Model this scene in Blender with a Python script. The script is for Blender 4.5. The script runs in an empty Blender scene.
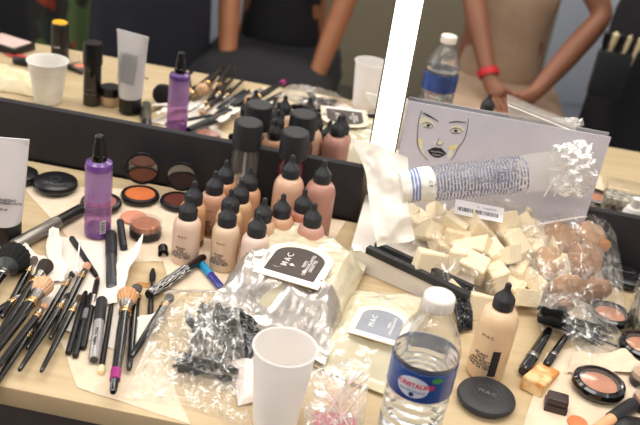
import bpy, bmesh, math, random
from mathutils import Vector, Matrix, Quaternion, noise
random.seed(7)
PI = math.pi
sc = bpy.context.scene
COL = sc.collection
TZ = 0.75            # table height
D = 1.336            # mirror plane y

# ------------------------------------------------------------------ camera
FPX = 874.2
pit, roll, yaw = math.radians(27.615), math.radians(8.838), math.radians(-4.037)
F = Vector((math.sin(yaw)*math.cos(pit), math.cos(yaw)*math.cos(pit), -math.sin(pit)))
R0 = Vector((math.cos(yaw), -math.sin(yaw), 0)); U0 = R0.cross(F)
RR = R0*math.cos(roll) + U0*math.sin(roll)
UU = -R0*math.sin(roll) + U0*math.cos(roll)
CAM = Vector((0, 0, TZ+0.7))
cd = bpy.data.cameras.new('camera'); co = bpy.data.objects.new('camera', cd); COL.objects.link(co)
m = Matrix.Identity(4)
for i in range(3):
    m[i][0] = RR[i]; m[i][1] = UU[i]; m[i][2] = -F[i]; m[i][3] = CAM[i]
co.matrix_world = m
cd.sensor_width = 36; cd.lens = FPX*36/640
cd.dof.use_dof = True; cd.dof.focus_distance = 1.2; cd.dof.aperture_fstop = 5.0
cd.clip_start = .02
sc.camera = co

def ray(x, y): return F + RR*((x-320)/FPX) - UU*((y-212.5)/FPX)
def at(x, y, h=0.0):                       # table-relative height h
    d = ray(x, y); return CAM + d*((TZ+h-CAM.z)/d.z)
def atm(x, y, h=0.0):                      # the real place of something seen in the mirror
    p = at(x, y, h); p.y = 2*D-p.y; return p
def atmy(x, y, Y):
    d = ray(x, y); p = CAM + d*((2*D-Y)/d.y); p.y = Y; return p
def aty(x, y, Y):
    d = ray(x, y); return CAM + d*(Y/d.y)

# ------------------------------------------------------------------ materials
def lin(c):
    o = []
    for v in c:
        v = v/255
        o.append(v/12.92 if v <= .04045 else ((v+.055)/1.055)**2.4)
    return (*o, 1)
MATS = {}
def mat(name, col, rough=.5, metal=0, col2=None, vs=20, bump=0, bs=80, trans=0, ior=1.45, emis=0, coat=0, sss=0, spec=.5, stretch=None):
    if name in MATS: return MATS[name]
    m = bpy.data.materials.new(name); m.use_nodes = True
    nt = m.node_tree; b = nt.nodes['Principled BSDF']
    b.inputs['Base Color'].default_value = lin(col)
    b.inputs['Roughness'].default_value = rough; b.inputs['Metallic'].default_value = metal
    b.inputs['IOR'].default_value = ior; b.inputs['Transmission Weight'].default_value = trans
    b.inputs['Coat Weight'].default_value = coat; b.inputs['Specular IOR Level'].default_value = spec
    if sss:
        b.inputs['Subsurface Weight'].default_value = sss; b.inputs['Subsurface Radius'].default_value = (.01, .006, .004); b.inputs['Subsurface Scale'].default_value = 1
    if emis:
        b.inputs['Emission Color'].default_value = lin(col); b.inputs['Emission Strength'].default_value = emis
    tc = nt.nodes.new('ShaderNodeTexCoord'); mp = nt.nodes.new('ShaderNodeMapping'); nt.links.new(tc.outputs['Object'], mp.inputs[0])
    if stretch: mp.inputs['Scale'].default_value = stretch
    if col2 is None: col2 = tuple(min(255, v*1.08+2) for v in col)
    n = nt.nodes.new('ShaderNodeTexNoise'); n.inputs['Scale'].default_value = vs; n.inputs['Detail'].default_value = 4
    nt.links.new(mp.outputs[0], n.inputs[0])
    r = nt.nodes.new('ShaderNodeValToRGB'); r.color_ramp.elements[0].position = .35; r.color_ramp.elements[1].position = .65
    r.color_ramp.elements[0].color = lin(col); r.color_ramp.elements[1].color = lin(col2)
    nt.links.new(n.outputs['Fac'], r.inputs[0]); nt.links.new(r.outputs[0], b.inputs['Base Color'])
    if bump:
        n2 = nt.nodes.new('ShaderNodeTexNoise'); n2.inputs['Scale'].default_value = bs; n2.inputs['Detail'].default_value = 3
        nt.links.new(mp.outputs[0], n2.inputs[0])
        bp = nt.nodes.new('ShaderNodeBump'); bp.inputs['Strength'].default_value = bump; bp.inputs['Distance'].default_value = .003
        nt.links.new(n2.outputs['Fac'], bp.inputs['Height']); nt.links.new(bp.outputs[0], b.inputs['Normal'])
    MATS[name] = m; return m

def film(name, white=.12, gloss=.12, rough=.12, tint=(255, 255, 255), dif=(235, 232, 228), bs=60, bump=.6, fk=.35, wr=0, ws=(22, 22, 22)):
    """thin plastic film: clear, with a milky share and glossy creases"""
    if name in MATS: return MATS[name]
    m = bpy.data.materials.new(name); m.use_nodes = True; nt = m.node_tree; nt.nodes.clear()
    o = nt.nodes.new('ShaderNodeOutputMaterial'); t = nt.nodes.new('ShaderNodeBsdfTransparent'); t.inputs[0].default_value = lin(tint)
    d = nt.nodes.new('ShaderNodeBsdfDiffuse'); d.inputs[0].default_value = lin(dif)
    g = nt.nodes.new('ShaderNodeBsdfAnisotropic'); g.inputs['Roughness'].default_value = rough; g.inputs[0].default_value = (1, 1, 1, 1)
    tc = nt.nodes.new('ShaderNodeTexCoord'); n = nt.nodes.new('ShaderNodeTexNoise'); n.inputs['Scale'].default_value = bs; n.inputs['Detail'].default_value = 3
    nt.links.new(tc.outputs['Object'], n.inputs[0])
    bp = nt.nodes.new('ShaderNodeBump'); bp.inputs['Strength'].default_value = bump; bp.inputs['Distance'].default_value = .004
    nt.links.new(n.outputs['Fac'], bp.inputs['Height']); nt.links.new(bp.outputs[0], g.inputs['Normal'])
    lw = nt.nodes.new('ShaderNodeLayerWeight'); lw.inputs[0].default_value = .5; nt.links.new(bp.outputs[0], lw.inputs['Normal'])
    pw = nt.nodes.new('ShaderNodeMath'); pw.operation = 'POWER'; pw.inputs[1].default_value = 4; nt.links.new(lw.outputs['Facing'], pw.inputs[0])
    ml = nt.nodes.new('ShaderNodeMath'); ml.operation = 'MULTIPLY'; ml.inputs[1].default_value = fk; nt.links.new(pw.outputs[0], ml.inputs[0])
    ad = nt.nodes.new('ShaderNodeMath'); ad.operation = 'ADD'; ad.inputs[1].default_value = gloss; ad.use_clamp = True
    nt.links.new(ml.outputs[0], ad.inputs[0])
    tl_ = nt.nodes.new('ShaderNodeBsdfTranslucent'); tl_.inputs[0].default_value = lin(dif)
    dt = nt.nodes.new('ShaderNodeMixShader'); dt.inputs[0].default_value = .45; nt.links.new(d.outputs[0], dt.inputs[1]); nt.links.new(tl_.outputs[0], dt.inputs[2])
    a = nt.nodes.new('ShaderNodeMixShader'); a.inputs[0].default_value = white
    nt.links.new(t.outputs[0], a.inputs[1]); nt.links.new(dt.outputs[0], a.inputs[2])
    if wr:      # creases in the film scatter and shine more than the flat film
        mpw = nt.nodes.new('ShaderNodeMapping'); mpw.inputs['Scale'].default_value = ws; mpw.inputs['Rotation'].default_value = (0, 0, .6); nt.links.new(tc.outputs['Object'], mpw.inputs[0])
        nw = nt.nodes.new('ShaderNodeTexNoise'); nw.inputs['Scale'].default_value = 1; nw.inputs['Detail'].default_value = 2.5; nw.inputs['Distortion'].default_value = .6; nt.links.new(mpw.outputs[0], nw.inputs[0])
        s1 = nt.nodes.new('ShaderNodeMath'); s1.operation = 'SUBTRACT'; s1.inputs[1].default_value = .5; nt.links.new(nw.outputs['Fac'], s1.inputs[0])
        s2 = nt.nodes.new('ShaderNodeMath'); s2.operation = 'ABSOLUTE'; nt.links.new(s1.outputs[0], s2.inputs[0])
        mr = nt.nodes.new('ShaderNodeMapRange'); mr.inputs['From Min'].default_value = .035; mr.inputs['From Max'].default_value = 0; mr.inputs['To Max'].default_value = wr; nt.links.new(s2.outputs[0], mr.inputs['Value'])
        aw = nt.nodes.new('ShaderNodeMath'); aw.operation = 'ADD'; aw.inputs[1].default_value = white; nt.links.new(mr.outputs[0], aw.inputs[0]); nt.links.new(aw.outputs[0], a.inputs[0])
        ag = nt.nodes.new('ShaderNodeMath'); ag.operation = 'MULTIPLY_ADD'; ag.inputs[1].default_value = .5; ag.use_clamp = True
        nt.links.new(mr.outputs[0], ag.inputs[0]); nt.links.new(ad.outputs[0], ag.inputs[2]); ad = ag
    b = nt.nodes.new('ShaderNodeMixShader'); nt.links.new(ad.outputs[0], b.inputs[0])
    nt.links.new(a.outputs[0], b.inputs[1]); nt.links.new(g.outputs[0], b.inputs[2])
    nt.links.new(b.outputs[0], o.inputs[0]); MATS[name] = m; return m

BLACK = mat('black_plastic', (19, 19, 22), .33, col2=(25, 25, 28))
BLACKM = mat('matt_black_plastic', (34, 35, 39), .5, col2=(40, 41, 46))
BLACKG = mat('gloss_black', (12, 12, 15), .12, coat=.5)
CHAR = mat('charcoal_plastic', (52, 54, 56), .35)
GUN = mat('gunmetal', (128, 124, 116), .3, metal=.6)
SILVER = mat('ferrule_silver', (170, 165, 160), .25, metal=1)
GOLD = mat('ring_gold', (222, 180, 120), .25, metal=1)
WHITEP = mat('white_plastic', (236, 232, 228), .4)
PAPER = mat('napkin_paper', (222, 202, 176), .9, col2=(232, 214, 190), vs=30, bump=.5, bs=120)
TISSUE = mat('white_tissue', (228, 219, 208), .9, col2=(236, 228, 218), bump=.4, bs=90)
CLEAR = film('clear_plastic', .05, .05, .06, bump=.05, fk=.6)
FROST = film('frosted_plastic', .45, .04, .3, bump=.05)
BAG = film('bag_film', .055, .018, .08, bs=45, bump=.7, fk=.7, wr=.26, ws=(44, 17, 30))
SWBAG = film('swab_film', .14, .03, .1, bs=45, bump=.6, fk=.5, wr=.4, ws=(50, 24, 40))
BAGT = film('thin_bag_film', .05, .02, .18, dif=(240, 228, 205), bs=50, bump=.5, fk=.5, wr=.3, ws=(40, 22, 40))
PRINT = mat('print_black', (40, 38, 40), .6)
PRINTG = mat('print_grey', (110, 108, 112), .6)
PRINTW = mat('print_white', (232, 228, 224), .6)

# ------------------------------------------------------------------ mesh helpers
def M(name, geo, material, parent=None, smooth=True, ang=35, loc=None, rot=None):
    v, f = geo
    me = bpy.data.meshes.new(name); me.from_pydata([tuple(p) for p in v], [], f); me.update()
    bm = bmesh.new(); bm.from_mesh(me); bmesh.ops.recalc_face_normals(bm, faces=bm.faces); bm.to_mesh(me); bm.free()
    if smooth:
        me.polygons.foreach_set('use_smooth', [True]*len(me.polygons))
        me.set_sharp_from_angle(angle=math.radians(ang))
    me.materials.append(material)
    o = bpy.data.objects.new(name, me); COL.objects.link(o)
    if parent: o.parent = parent
    if loc is not None: o.location = loc
    if rot is not None: o.rotation_mode = 'QUATERNION'; o.rotation_quaternion = rot
    return o
def tag(o, label, cat, group=None, kind=None):
    if label: o['label'] = label
    if cat: o['category'] = cat
    if group: o['group'] = group
    if kind: o['kind'] = kind
    return o
def T(name, label, cat, loc, rot=None, group=None):
    o = bpy.data.objects.new(name, None); COL.objects.link(o); o.location = loc; o.empty_display_size = .01
    if rot is not None: o.rotation_mode = 'QUATERNION'; o.rotation_quaternion = rot
    return tag(o, label, cat, group)
def S(o): o['kind'] = 'structure'; return o
def rz(a): return Quaternion((0, 0, 1), a)
def aim(p0, p1): return Vector((0, 0, 1)).rotation_difference(Vector(p1)-Vector(p0))
def join(*gs):
    V, Fc = [], []
    for v, f in gs:
        n = len(V); V += list(v); Fc += [tuple(i+n for i in q) for q in f]
    return V, Fc
def xf(g, loc=(0, 0, 0), q=None, s=None):
    l = Vector(loc); out = []
    for p in g[0]:
        p = Vector(p)
        if s: p = Vector((p.x*s[0], p.y*s[1], p.z*s[2]))
        if q: p = q @ p
        out.append(p+l)
    return out, g[1]
def lathe(prof, seg=40, fn=None):
    v, f, rows = [], [], []
    for r, z in prof:
        if r <= 1e-7: rows.append([len(v)]); v.append(Vector((0, 0, z)))
        else:
            row = []
            for k in range(seg):
                a = 2*PI*k/seg; rr = r*(fn(a, z) if fn else 1)
                row.append(len(v)); v.append(Vector((rr*math.cos(a), rr*math.sin(a), z)))
            rows.append(row)
    for A, B in zip(rows, rows[1:]):
        for k in range(seg):
            k2 = (k+1) % seg
            if len(A) == 1 and len(B) == 1: continue
            if len(A) == 1: f.append((A[0], B[k], B[k2]))
            elif len(B) == 1: f.append((A[k], A[k2], B[0]))
            else: f.append((A[k], A[k2], B[k2], B[k]))
    return v, f
def rbox(sx, sy, sz, b=.001, z0=0, seg=2):
    bm = bmesh.new(); bmesh.ops.create_cube(bm, size=1)
    for v in bm.verts: v.co = Vector((v.co.x*sx, v.co.y*sy, (v.co.z+.5)*sz+z0))
    if b: bmesh.ops.bevel(bm, geom=list(bm.edges), offset=b, segments=seg, affect='EDGES', profile=.6)
    bm.verts.index_update()
    g = ([v.co.copy() for v in bm.verts], [tuple(v.index for v in f.verts) for f in bm.faces]); bm.free(); return g
def prism(poly, z0, z1):
    n = len(poly); v = [Vector((x, y, z0)) for x, y in poly]+[Vector((x, y, z1)) for x, y in poly]
    return v, [tuple(range(n))[::-1], tuple(range(n, 2*n))]+[(i, (i+1) % n, n+(i+1) % n, n+i) for i in range(n)]
def tube(pts, r, seg=8):
    v, f = [], []; n = len(pts); pts = [Vector(p) for p in pts]
    for i, p in enumerate(pts):
        t = (pts[min(i+1, n-1)]-pts[max(i-1, 0)]).normalized()
        a = t.cross(Vector((0.13, .21, 1))).normalized(); b = t.cross(a)
        rr = r[i] if isinstance(r, (list, tuple)) else r
        for k in range(seg):
            an = 2*PI*k/seg; v.append(p+a*rr*math.cos(an)+b*rr*math.sin(an))
    for i in range(n-1):
        for k in range(seg):
            k2 = (k+1) % seg; f.append((i*seg+k, i*seg+k2, (i+1)*seg+k2, (i+1)*seg+k))
    f.append(tuple(range(seg))); f.append(tuple((n-1)*seg+k for k in range(seg))[::-1])
    return v, f
def crease(p, s):                 # ridged folds
    a = 1-abs(noise.noise(p*s))*2.2; b = 1-abs(noise.noise(p*s*2.3+Vector((5, 1, 2))))*2
    return .65*a+.35*b
def pillow(c, H, n=(40, 30), amp=.004, s=40, seed=0, power=.5, low=.0015, prof=None, up=Vector((0, 0, 1)), lowamp=0):
    """closed two-sheet bag over 4 corner points"""
    c = [Vector(p) for p in c]; nu, nv = n; v, f = [], []; sd = Vector((seed*3.1, seed*1.7, seed))
    def P(u, w): return c[0]*(1-u)*(1-w)+c[1]*u*(1-w)+c[2]*u*w+c[3]*(1-u)*w
    for side in (1, 0):
        for i in range(nu+1):
            for j in range(nv+1):
                u, w = i/nu, j/nv; p = P(u, w)
                e = max(0, math.sin(PI*u)*1)**power*max(0, math.sin(PI*w))**power
                if prof: e = prof(u, w)
                edge = min(u, 1-u, w, 1-w); k = min(1, edge*8)
                q = p+sd
                if side: d = low+H*e+amp*(crease(q, s)-.4)*(k*.8+.2)*(.4+.6*min(1, e*2))
                else: d = low*(1-k*.5)+lowamp*(crease(q, s)-.5)*k-low*.5
                jit = Vector((noise.noise(q*s*.6), noise.noise(q*s*.6+Vector((9, 9, 9))), 0))*amp*.8
                v.append(p+up*d+jit)
    N = (nu+1)*(nv+1)
    for sd_ in (0, 1):
        for i in range(nu):
            for j in range(nv):
                a = sd_*N+i*(nv+1)+j; f.append((a, a+nv+1, a+nv+2, a+1))
    rim = [i*(nv+1) for i in range(nu+1)]+[nu*(nv+1)+j for j in range(1, nv+1)]+[i*(nv+1)+nv for i in range(nu-1, -1, -1)]+[j for j in range(nv-1, 0, -1)]
    for a, b in zip(rim, rim[1:]+rim[:1]): f.append((a, b, b+N, a+N))
    return v, f
def sheet(c, n=(24, 24), amp=.002, s=30, thick=.0004, seed=0, h=0, up=Vector((0, 0, 1))):
    c = [Vector(p) for p in c]; nu, nv = n; v, f = [], []; sd = Vector((seed*3.1, seed*1.7, seed))
    for side in (1, 0):
        for i in range(nu+1):
            for j in range(nv+1):
                u, w = i/nu, j/nv
                p = c[0]*(1-u)*(1-w)+c[1]*u*(1-w)+c[2]*u*w+c[3]*(1-u)*w
                q = p+sd; d = h+amp*max(-.1, crease(q, s)-.35)
                e = Vector((noise.noise(q*25), noise.noise(q*25+Vector((3, 3, 3))), 0))*amp*1.5
                v.append(p+e+up*(d+thick*side))
    N = (nu+1)*(nv+1)
    for sd_ in (0, 1):
        for i in range(nu):
            for j in range(nv):
                a = sd_*N+i*(nv+1)+j; f.append((a, a+nv+1, a+nv+2, a+1))
    rim = [i*(nv+1) for i in range(nu+1)]+[nu*(nv+1)+j for j in range(1, nv+1)]+[i*(nv+1)+nv for i in range(nu-1, -1, -1)]+[j for j in range(nv-1, 0, -1)]
    for a, b in zip(rim, rim[1:]+rim[:1]): f.append((a, b, b+N, a+N))
    return v, f
def local(g, loc): return [p-Vector(loc) for p in g[0]], g[1]
def text(name, s, size, material, parent, loc=(0, 0, 0), q=None, bend=None, phi=-PI/2, ext=.00015, sx=1, line=1.0, bold=0, align='CENTER'):
    cu = bpy.data.curves.new('t', 'FONT'); cu.body = s; cu.size = size; cu.align_x = align; cu.align_y = 'CENTER'
    cu.extrude = ext; cu.resolution_u = 2; cu.space_line = line; cu.offset = bold
    o = bpy.data.objects.new('t', cu); COL.objects.link(o)
    dg = bpy.context.evaluated_depsgraph_get(); me = bpy.data.meshes.new_from_object(o.evaluated_get(dg))
    bpy.data.objects.remove(o); bpy.data.curves.remove(cu)
    me.name = name
    for v in me.vertices:
        x, y, z = v.co
        x *= sx
        if bend: a = phi+x/bend; v.co = ((bend+z)*math.cos(a), (bend+z)*math.sin(a), y)
        else: v.co = (x, y, z)
    me.materials.clear(); me.materials.append(material)
    t = bpy.data.objects.new(name, me); COL.objects.link(t); t.parent = parent; t.location = loc
    if q: t.rotation_mode = 'QUATERNION'; t.rotation_quaternion = q
    return t
def face_cam(p): return math.atan2(CAM.y-p.y, CAM.x-p.x)

# ------------------------------------------------------------------ the room
def wood_top():
    m = mat('table_wood', (194, 170, 132), .5, col2=(206, 184, 148), vs=6, stretch=(1, 12, 1), bump=.05, bs=60); return m
S(M('floor', prism([(-4, -3.5), (4, -3.5), (4, D+.2), (-4, D+.2)], -.02, 0), mat('floor_grey', (112, 116, 128), .5, col2=(122, 126, 136), vs=3), smooth=False))
S(M('wall_back', prism([(-4, D+.03), (4, D+.03), (4, D+.13), (-4, D+.13)], 0, 2.6), mat('wall_olive', (128, 118, 98), .85, col2=(136, 126, 106), vs=2), smooth=False))
S(M('wall_front', prism([(-4, -1.35), (4, -1.35), (4, -1.25), (-4, -1.25)], 0, 2.6), MATS['wall_olive'], smooth=False))
S(M('baseboard_front', prism([(-4, -1.25), (4, -1.25), (4, -1.238), (-4, -1.238)], 0, .09), mat('baseboard_dark', (92, 86, 74), .6), smooth=False))
DOORM = mat('door_blue_grey', (176, 182, 196), .5, col2=(184, 190, 202), vs=4)
for n, x0 in ((1, -1.22), (2, .62)):
    d = S(M('door_%d' % n, rbox(.8, .03, 2.05, .004), DOORM, loc=(x0+.4, -1.232, 0)))
    M('door_handle', tube([(.3, .02, 1.02), (.3, .06, 1.02), (.19, .06, 1.02)], .009, 10), SILVER, d)
    M('door_panel', join(xf(rbox(.56, .012, .75, .004), (0, .018, .2)), xf(rbox(.56, .012, .75, .004), (0, .018, 1.15))), DOORM, d)
# floral curtain on the front wall
cm = bpy.data.materials.new('floral_cloth'); cm.use_nodes = True; nt = cm.node_tree; b = nt.nodes['Principled BSDF']; b.inputs['Roughness'].default_value = .9
vo = nt.nodes.new('ShaderNodeTexVoronoi'); vo.inputs['Scale'].default_value = 11; tc = nt.nodes.new('ShaderNodeTexCoord'); nt.links.new(tc.outputs['Object'], vo.inputs[0])
sp = nt.nodes.new('ShaderNodeSeparateColor'); nt.links.new(vo.outputs['Color'], sp.inputs[0])
cr = nt.nodes.new('ShaderNodeValToRGB'); cr.color_ramp.interpolation = 'CONSTANT'
for p_, c_ in ((.3, (96, 116, 70)), (.5, (62, 70, 60)), (.68, (176, 70, 52)), (.82, (206, 160, 76)), (.92, (110, 132, 90))):
    e = cr.color_ramp.elements.new(p_); e.color = lin(c_)
cr.color_ramp.elements[0].color = lin((58, 54, 46))
nt.links.new(sp.outputs[0], cr.inputs[0]); nt.links.new(cr.outputs[0], b.inputs['Base Color'])
v, f = [], []
for i in range(81):
    x = -2.9+1.64*i/80
    for z in (.01, 2.3): v.append(Vector((x, -1.17+.025*math.sin(i*.9), z)))
    for z in (2.3, .01): v.append(Vector((x, -1.173+.025*math.sin(i*.9), z)))
for i in range(80):
    for k in range(4): a = i*4+k; b2 = i*4+(k+1) % 4; f.append((a, b2, b2+4, a+4))
f += [(0, 1, 2, 3), (320, 321, 322, 323)]
tag(M('curtain', (v, f), cm), 'floral curtain in dark green red and yellow hanging on the front wall', 'curtain')

# mirrors
mir = bpy.data.materials.new('mirror_silver'); mir.use_nodes = True; nt = mir.node_tree; nt.nodes.clear()
o_ = nt.nodes.new('ShaderNodeOutputMaterial'); g_ = nt.nodes.new('ShaderNodeBsdfAnisotropic'); g_.inputs[0].default_value = (.93, .94, .93, 1); g_.inputs['Roughness'].default_value = .0
nt.links.new(g_.outputs[0], o_.inputs[0])
FRAME = mat('frame_black', (32, 29, 35), .6, col2=(37, 34, 40))
def mirror(x0, x1, label):
    t = T('wall_mirror', label, 'mirror', ((x0+x1)/2, D, TZ)); w = x1-x0
    M('mirror_glass', ([Vector((-w/2, 0, .08)), Vector((w/2, 0, .08)), Vector((w/2, 0, 1.2)), Vector((-w/2, 0, 1.2)), Vector((-w/2, .006, .08)), Vector((w/2, .006, .08)), Vector((w/2, .006, 1.2)), Vector((-w/2, .006, 1.2))],
      [(0, 1, 2, 3), (7, 6, 5, 4), (0, 4, 5, 1), (1, 5, 6, 2), (2, 6, 7, 3), (3, 7, 4, 0)]), mir, t, smooth=False)
    M('bottom_rail', xf(rbox(w, .02, .1, .0015), (0, .002, .001)), FRAME, t)
    M('back_panel', xf(rbox(w, .012, 1.2, 0), (0, .0135, .001)), FRAME, t, smooth=False)
    return t
mirror(-2.2, -.0315, 'wide wall mirror with black bottom rail, on the side of the purple bottle')
mirror(.0145, 2.0, 'wall mirror with black bottom rail behind the leaning face chart')
lt = T('light_strip', 'tall white glowing light strip between the two mirrors', 'light', (-.0085, D-.006, TZ))
LIGHTM = mat('strip_glow', (255, 250, 240), .5, emis=3.2)
M('diffuser', xf(rbox(.040, .016, 1.1, .003), (0, 0, .1)), LIGHTM, lt)
M('edge_trim', join(xf(rbox(.0018, .018, 1.1, 0), (.0215, .002, .1)), xf(rbox(.0018, .018, 1.1, 0), (-.0215, .002, .1))), mat('trim_dark', (70, 72, 60), .4), lt, smooth=False)

# table
tb = T('dressing_table', 'long pale wooden make-up table with a dark front, under everything', 'table', (0, (.757+D)/2-.006, 0))
dp = D-.757-.014
M('tabletop', xf(rbox(3.6, dp, .028, .002), (0, 0, TZ-.028)), wood_top(), tb)
M('front_panel', xf(rbox(3.56, .02, TZ-.03, .002), (0, -dp/2+.012, .001)), mat('front_dark', (58, 50, 50), .7, col2=(66, 58, 56), vs=8), tb)
for x in (-1.7, 1.7):
    M('leg', xf(rbox(.06, .06, TZ-.03, .003), (x, .2, .0)), FRAME, tb)

# paper napkins lying on the table
def napkin(px, label, seed, amp=.0012, m=PAPER, h=.0004, name='paper_napkin', n=(26, 26), s=22, grp=None):
    pts = [at(*p) if len(p) == 2 else at(p[0], p[1], p[2]) for p in px]
    c = sum(pts, Vector())/4; c.z = TZ
    t = M(name, local(sheet(pts, n, amp, s, .0004, seed, h), c), m, loc=c)
    return tag(t, label, 'napkin', grp)
napkin([(22, 186), (150, 190), (225, 262), (88, 262)], 'flat cream paper towel under the purple bottle and the gunmetal tube', 1)
napkin([(150, 205), (345, 222), (300, 300), (170, 290)], 'flat cream paper towel under the foundation bottles', 2, h=.0014)
napkin([(48, 236), (128, 248), (116, 352), (40, 322)], 'cream paper towel under the row of thin pencils', 3, h=.0022, m=TISSUE)
napkin([(60, 340), (150, 335), (190, 425), (78, 388)], 'cream paper towel by the dark table front edge', 4, h=.0004)
napkin([(545, 352), (645, 340), (690, 425), (520, 440)], 'creased cream paper towel under the blush compact with the clear window', 5, amp=.002, h=.0006)
napkin([(95, 310, .002), (118, 306, .003), (144, 237, .026), (118, 262, .008)], 'white tissue with an upright pointed fold beside the charcoal lipstick tube', 6, amp=.004, m=TISSUE, h=.004, name='crumpled_tissue', s=40)
napkin([(44, 284, .002), (66, 284, .002), (61, 232, .016), (49, 231, .016)], 'rolled white tissue between the gunmetal tube and the brush heads', 7, amp=.008, m=TISSUE, h=.004, name='crumpled_tissue', s=40)
napkin([(16, 262, .002), (46, 288, .002), (50, 262, .01), (26, 246, .01)], 'white tissue scrap behind the black fibre brush', 8, amp=.006, m=TISSUE, h=.003, name='crumpled_tissue', s=40)
napkin([(566, 376, .002), (650, 372, .002), (640, 350, .012), (574, 356, .012)], 'stiff cream paper fold standing behind the blush compact', 9, amp=.006, m=PAPER, h=.002, name='folded_paper')
napkin([(118, 345, .001), (136, 352, .001), (158, 316, .012), (140, 318, .01)], 'small white tissue scrap under the handles near the clear bag', 10, amp=.004, m=TISSUE, h=.004, name='crumpled_tissue', s=40)
tag(M('cardboard_scrap', rbox(.018, .012, .0006, 0), mat('kraft', (176, 126, 70), .8), loc=at(143, 285, .0002), rot=rz(.2), smooth=False), 'small square scrap of brown card next to the white tissue', 'card')

# ------------------------------------------------------------------ foundation bottles
def bottle_body(r, hb, neck):
    prof = [(0, .0), (r*.86, 0), (r*.96, .0012), (r, .004), (r, hb*.78)]
    for k in range(1, 9):
        a = k/8*PI/2; prof.append((neck+(r-neck)*math.cos(a), hb*.78+(hb*.20)*math.sin(a)))
    prof += [(neck, hb), (0, hb)]
    return lathe(prof, 40)
def dropper_cap(rc, h):
    return lathe([(0, 0), (rc, 0), (rc, h*.36), (rc*.96, h*.40), (rc*.72, h*.52), (rc*.42, h*.66), (rc*.30, h*.76), (rc*.30, h*.93), (rc*.2, h), (0, h)], 32, None)
def foundation(tip, h, r, col, label, col2=None, dark=None, big=False, grp='nozzle topped foundation bottles standing together'):
    p = at(tip[0], tip[1], h); p.z = TZ+.0022
    a = face_cam(p)+.05
    t = T('foundation_bottle', label, 'bottle', p, rz(a+PI/2), grp)
    hc = .036; hb = h-hc; rc = .0138
    nm = 'foundation_%d_%d_%d' % col
    M('bottle_body', bottle_body(r, hb, rc*.9), mat(nm, col, .32, col2=col2 or tuple(int(c*.97) for c in col), vs=25, coat=.15), t)
    if dark: M('bottle_base', lathe([(0, .0003), (r*.9, .0003), (r*1.004, .004), (r*1.004, .013), (r*.99, .014)], 40), mat('base_%d_%d_%d' % dark, dark, .3), t)
    M('dropper_cap', xf(dropper_cap(rc, hc), (0, 0, hb-.001)), BLACKM, t)
    text('wordmark', 'M·A·C', r*.25, PRINT, t, (0, 0, hb*.66), bend=r*1.003, phi=-PI/2-.35)
    text('label_print', 'STUDIO\nFACE\nAND BODY\nFOUNDATION\nFOND DE TEINT', r*.21, PRINT, t, (0, 0, hb*.30), bend=r*1.003, phi=-PI/2-.45, line=.9, bold=.00012, align='CENTER')
    return t
SM = (.11, .0205); BG = (.142, .0245)
FB = [((189.5, 196), SM, (228, 200, 180), 'small pale beige foundation bottle nearest the tiny black cap'),
      ((229, 203), SM, (226, 196, 168), 'small beige foundation bottle between the pale one and the white wipe pack'),
      ((259, 213), SM, (232, 206, 192), 'pale pinkish foundation bottle partly behind the white wipe pack'),
      ((195, 182), SM, (206, 160, 116), 'orange tan foundation bottle directly behind the pale beige one'),
      ((216, 172), SM, (200, 156, 130), 'tan brown foundation bottle second from the opened dark red compact'),
      ((227, 161), SM, (196, 144, 108), 'deep tan foundation bottle in front of the clear spray bottle'),
      ((242, 180), SM, (214, 172, 134), 'golden tan foundation bottle in the middle of the cluster'),
      ((232, 190), SM, (216, 178, 140), 'sandy foundation bottle just behind the beige one'),
      ((251, 168), SM, (206, 158, 122), 'caramel foundation bottle beside the clear spray bottle'),
      ((293, 156), BG, (216, 174, 146), 'tall light tan foundation bottle in front of the dark red spray bottle'),
      ((325, 161), BG, (182, 132, 118), 'tall rosy brown foundation bottle at the end of the cluster'),
      ((284, 195), SM, (206, 160, 128), 'tan foundation bottle in front of the tall light tan one'),
      ((305.5, 190), SM, (172, 108, 84), 'reddish brown foundation bottle between the two tall bottles'),
      ((315, 204), SM, (198, 150, 134), 'rosy tan foundation bottle just behind the white wipe pack corner'),
      ((265, 199), SM, (212, 172, 142), 'light tan foundation bottle behind the pale pinkish one')]
for i, (tip, (h, r), c, lb) in enumerate(FB):
    foundation(tip, h, r, c, lb, dark=(110, 66, 44) if i in (3, 4, 5, 12) else None)
ft = foundation((509, 284), .142, .0255, (230, 198, 162), 'large beige foundation bottle beside the water bottle and the black closed compact', grp='foundation bottles of the near edge')
M('label_block', [Vector((.0258*math.cos(-PI/2+a), .0258*math.sin(-PI/2+a), z)) for z in (.012, .05) for a in [.1+.5*k/6 for k in range(7)]] and
  ([Vector((rr*math.cos(-PI/2+.12+.42*k/6), rr*math.sin(-PI/2+.12+.42*k/6), z)) for rr in (.0254, .0258) for z in (.012, .052) for k in range(7)],
   [(k, k+1, k+8, k+7) for k in range(6)]+[(14+k, 15+k, 22+k, 21+k) for k in range(6)]), PRINT, ft)

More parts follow.
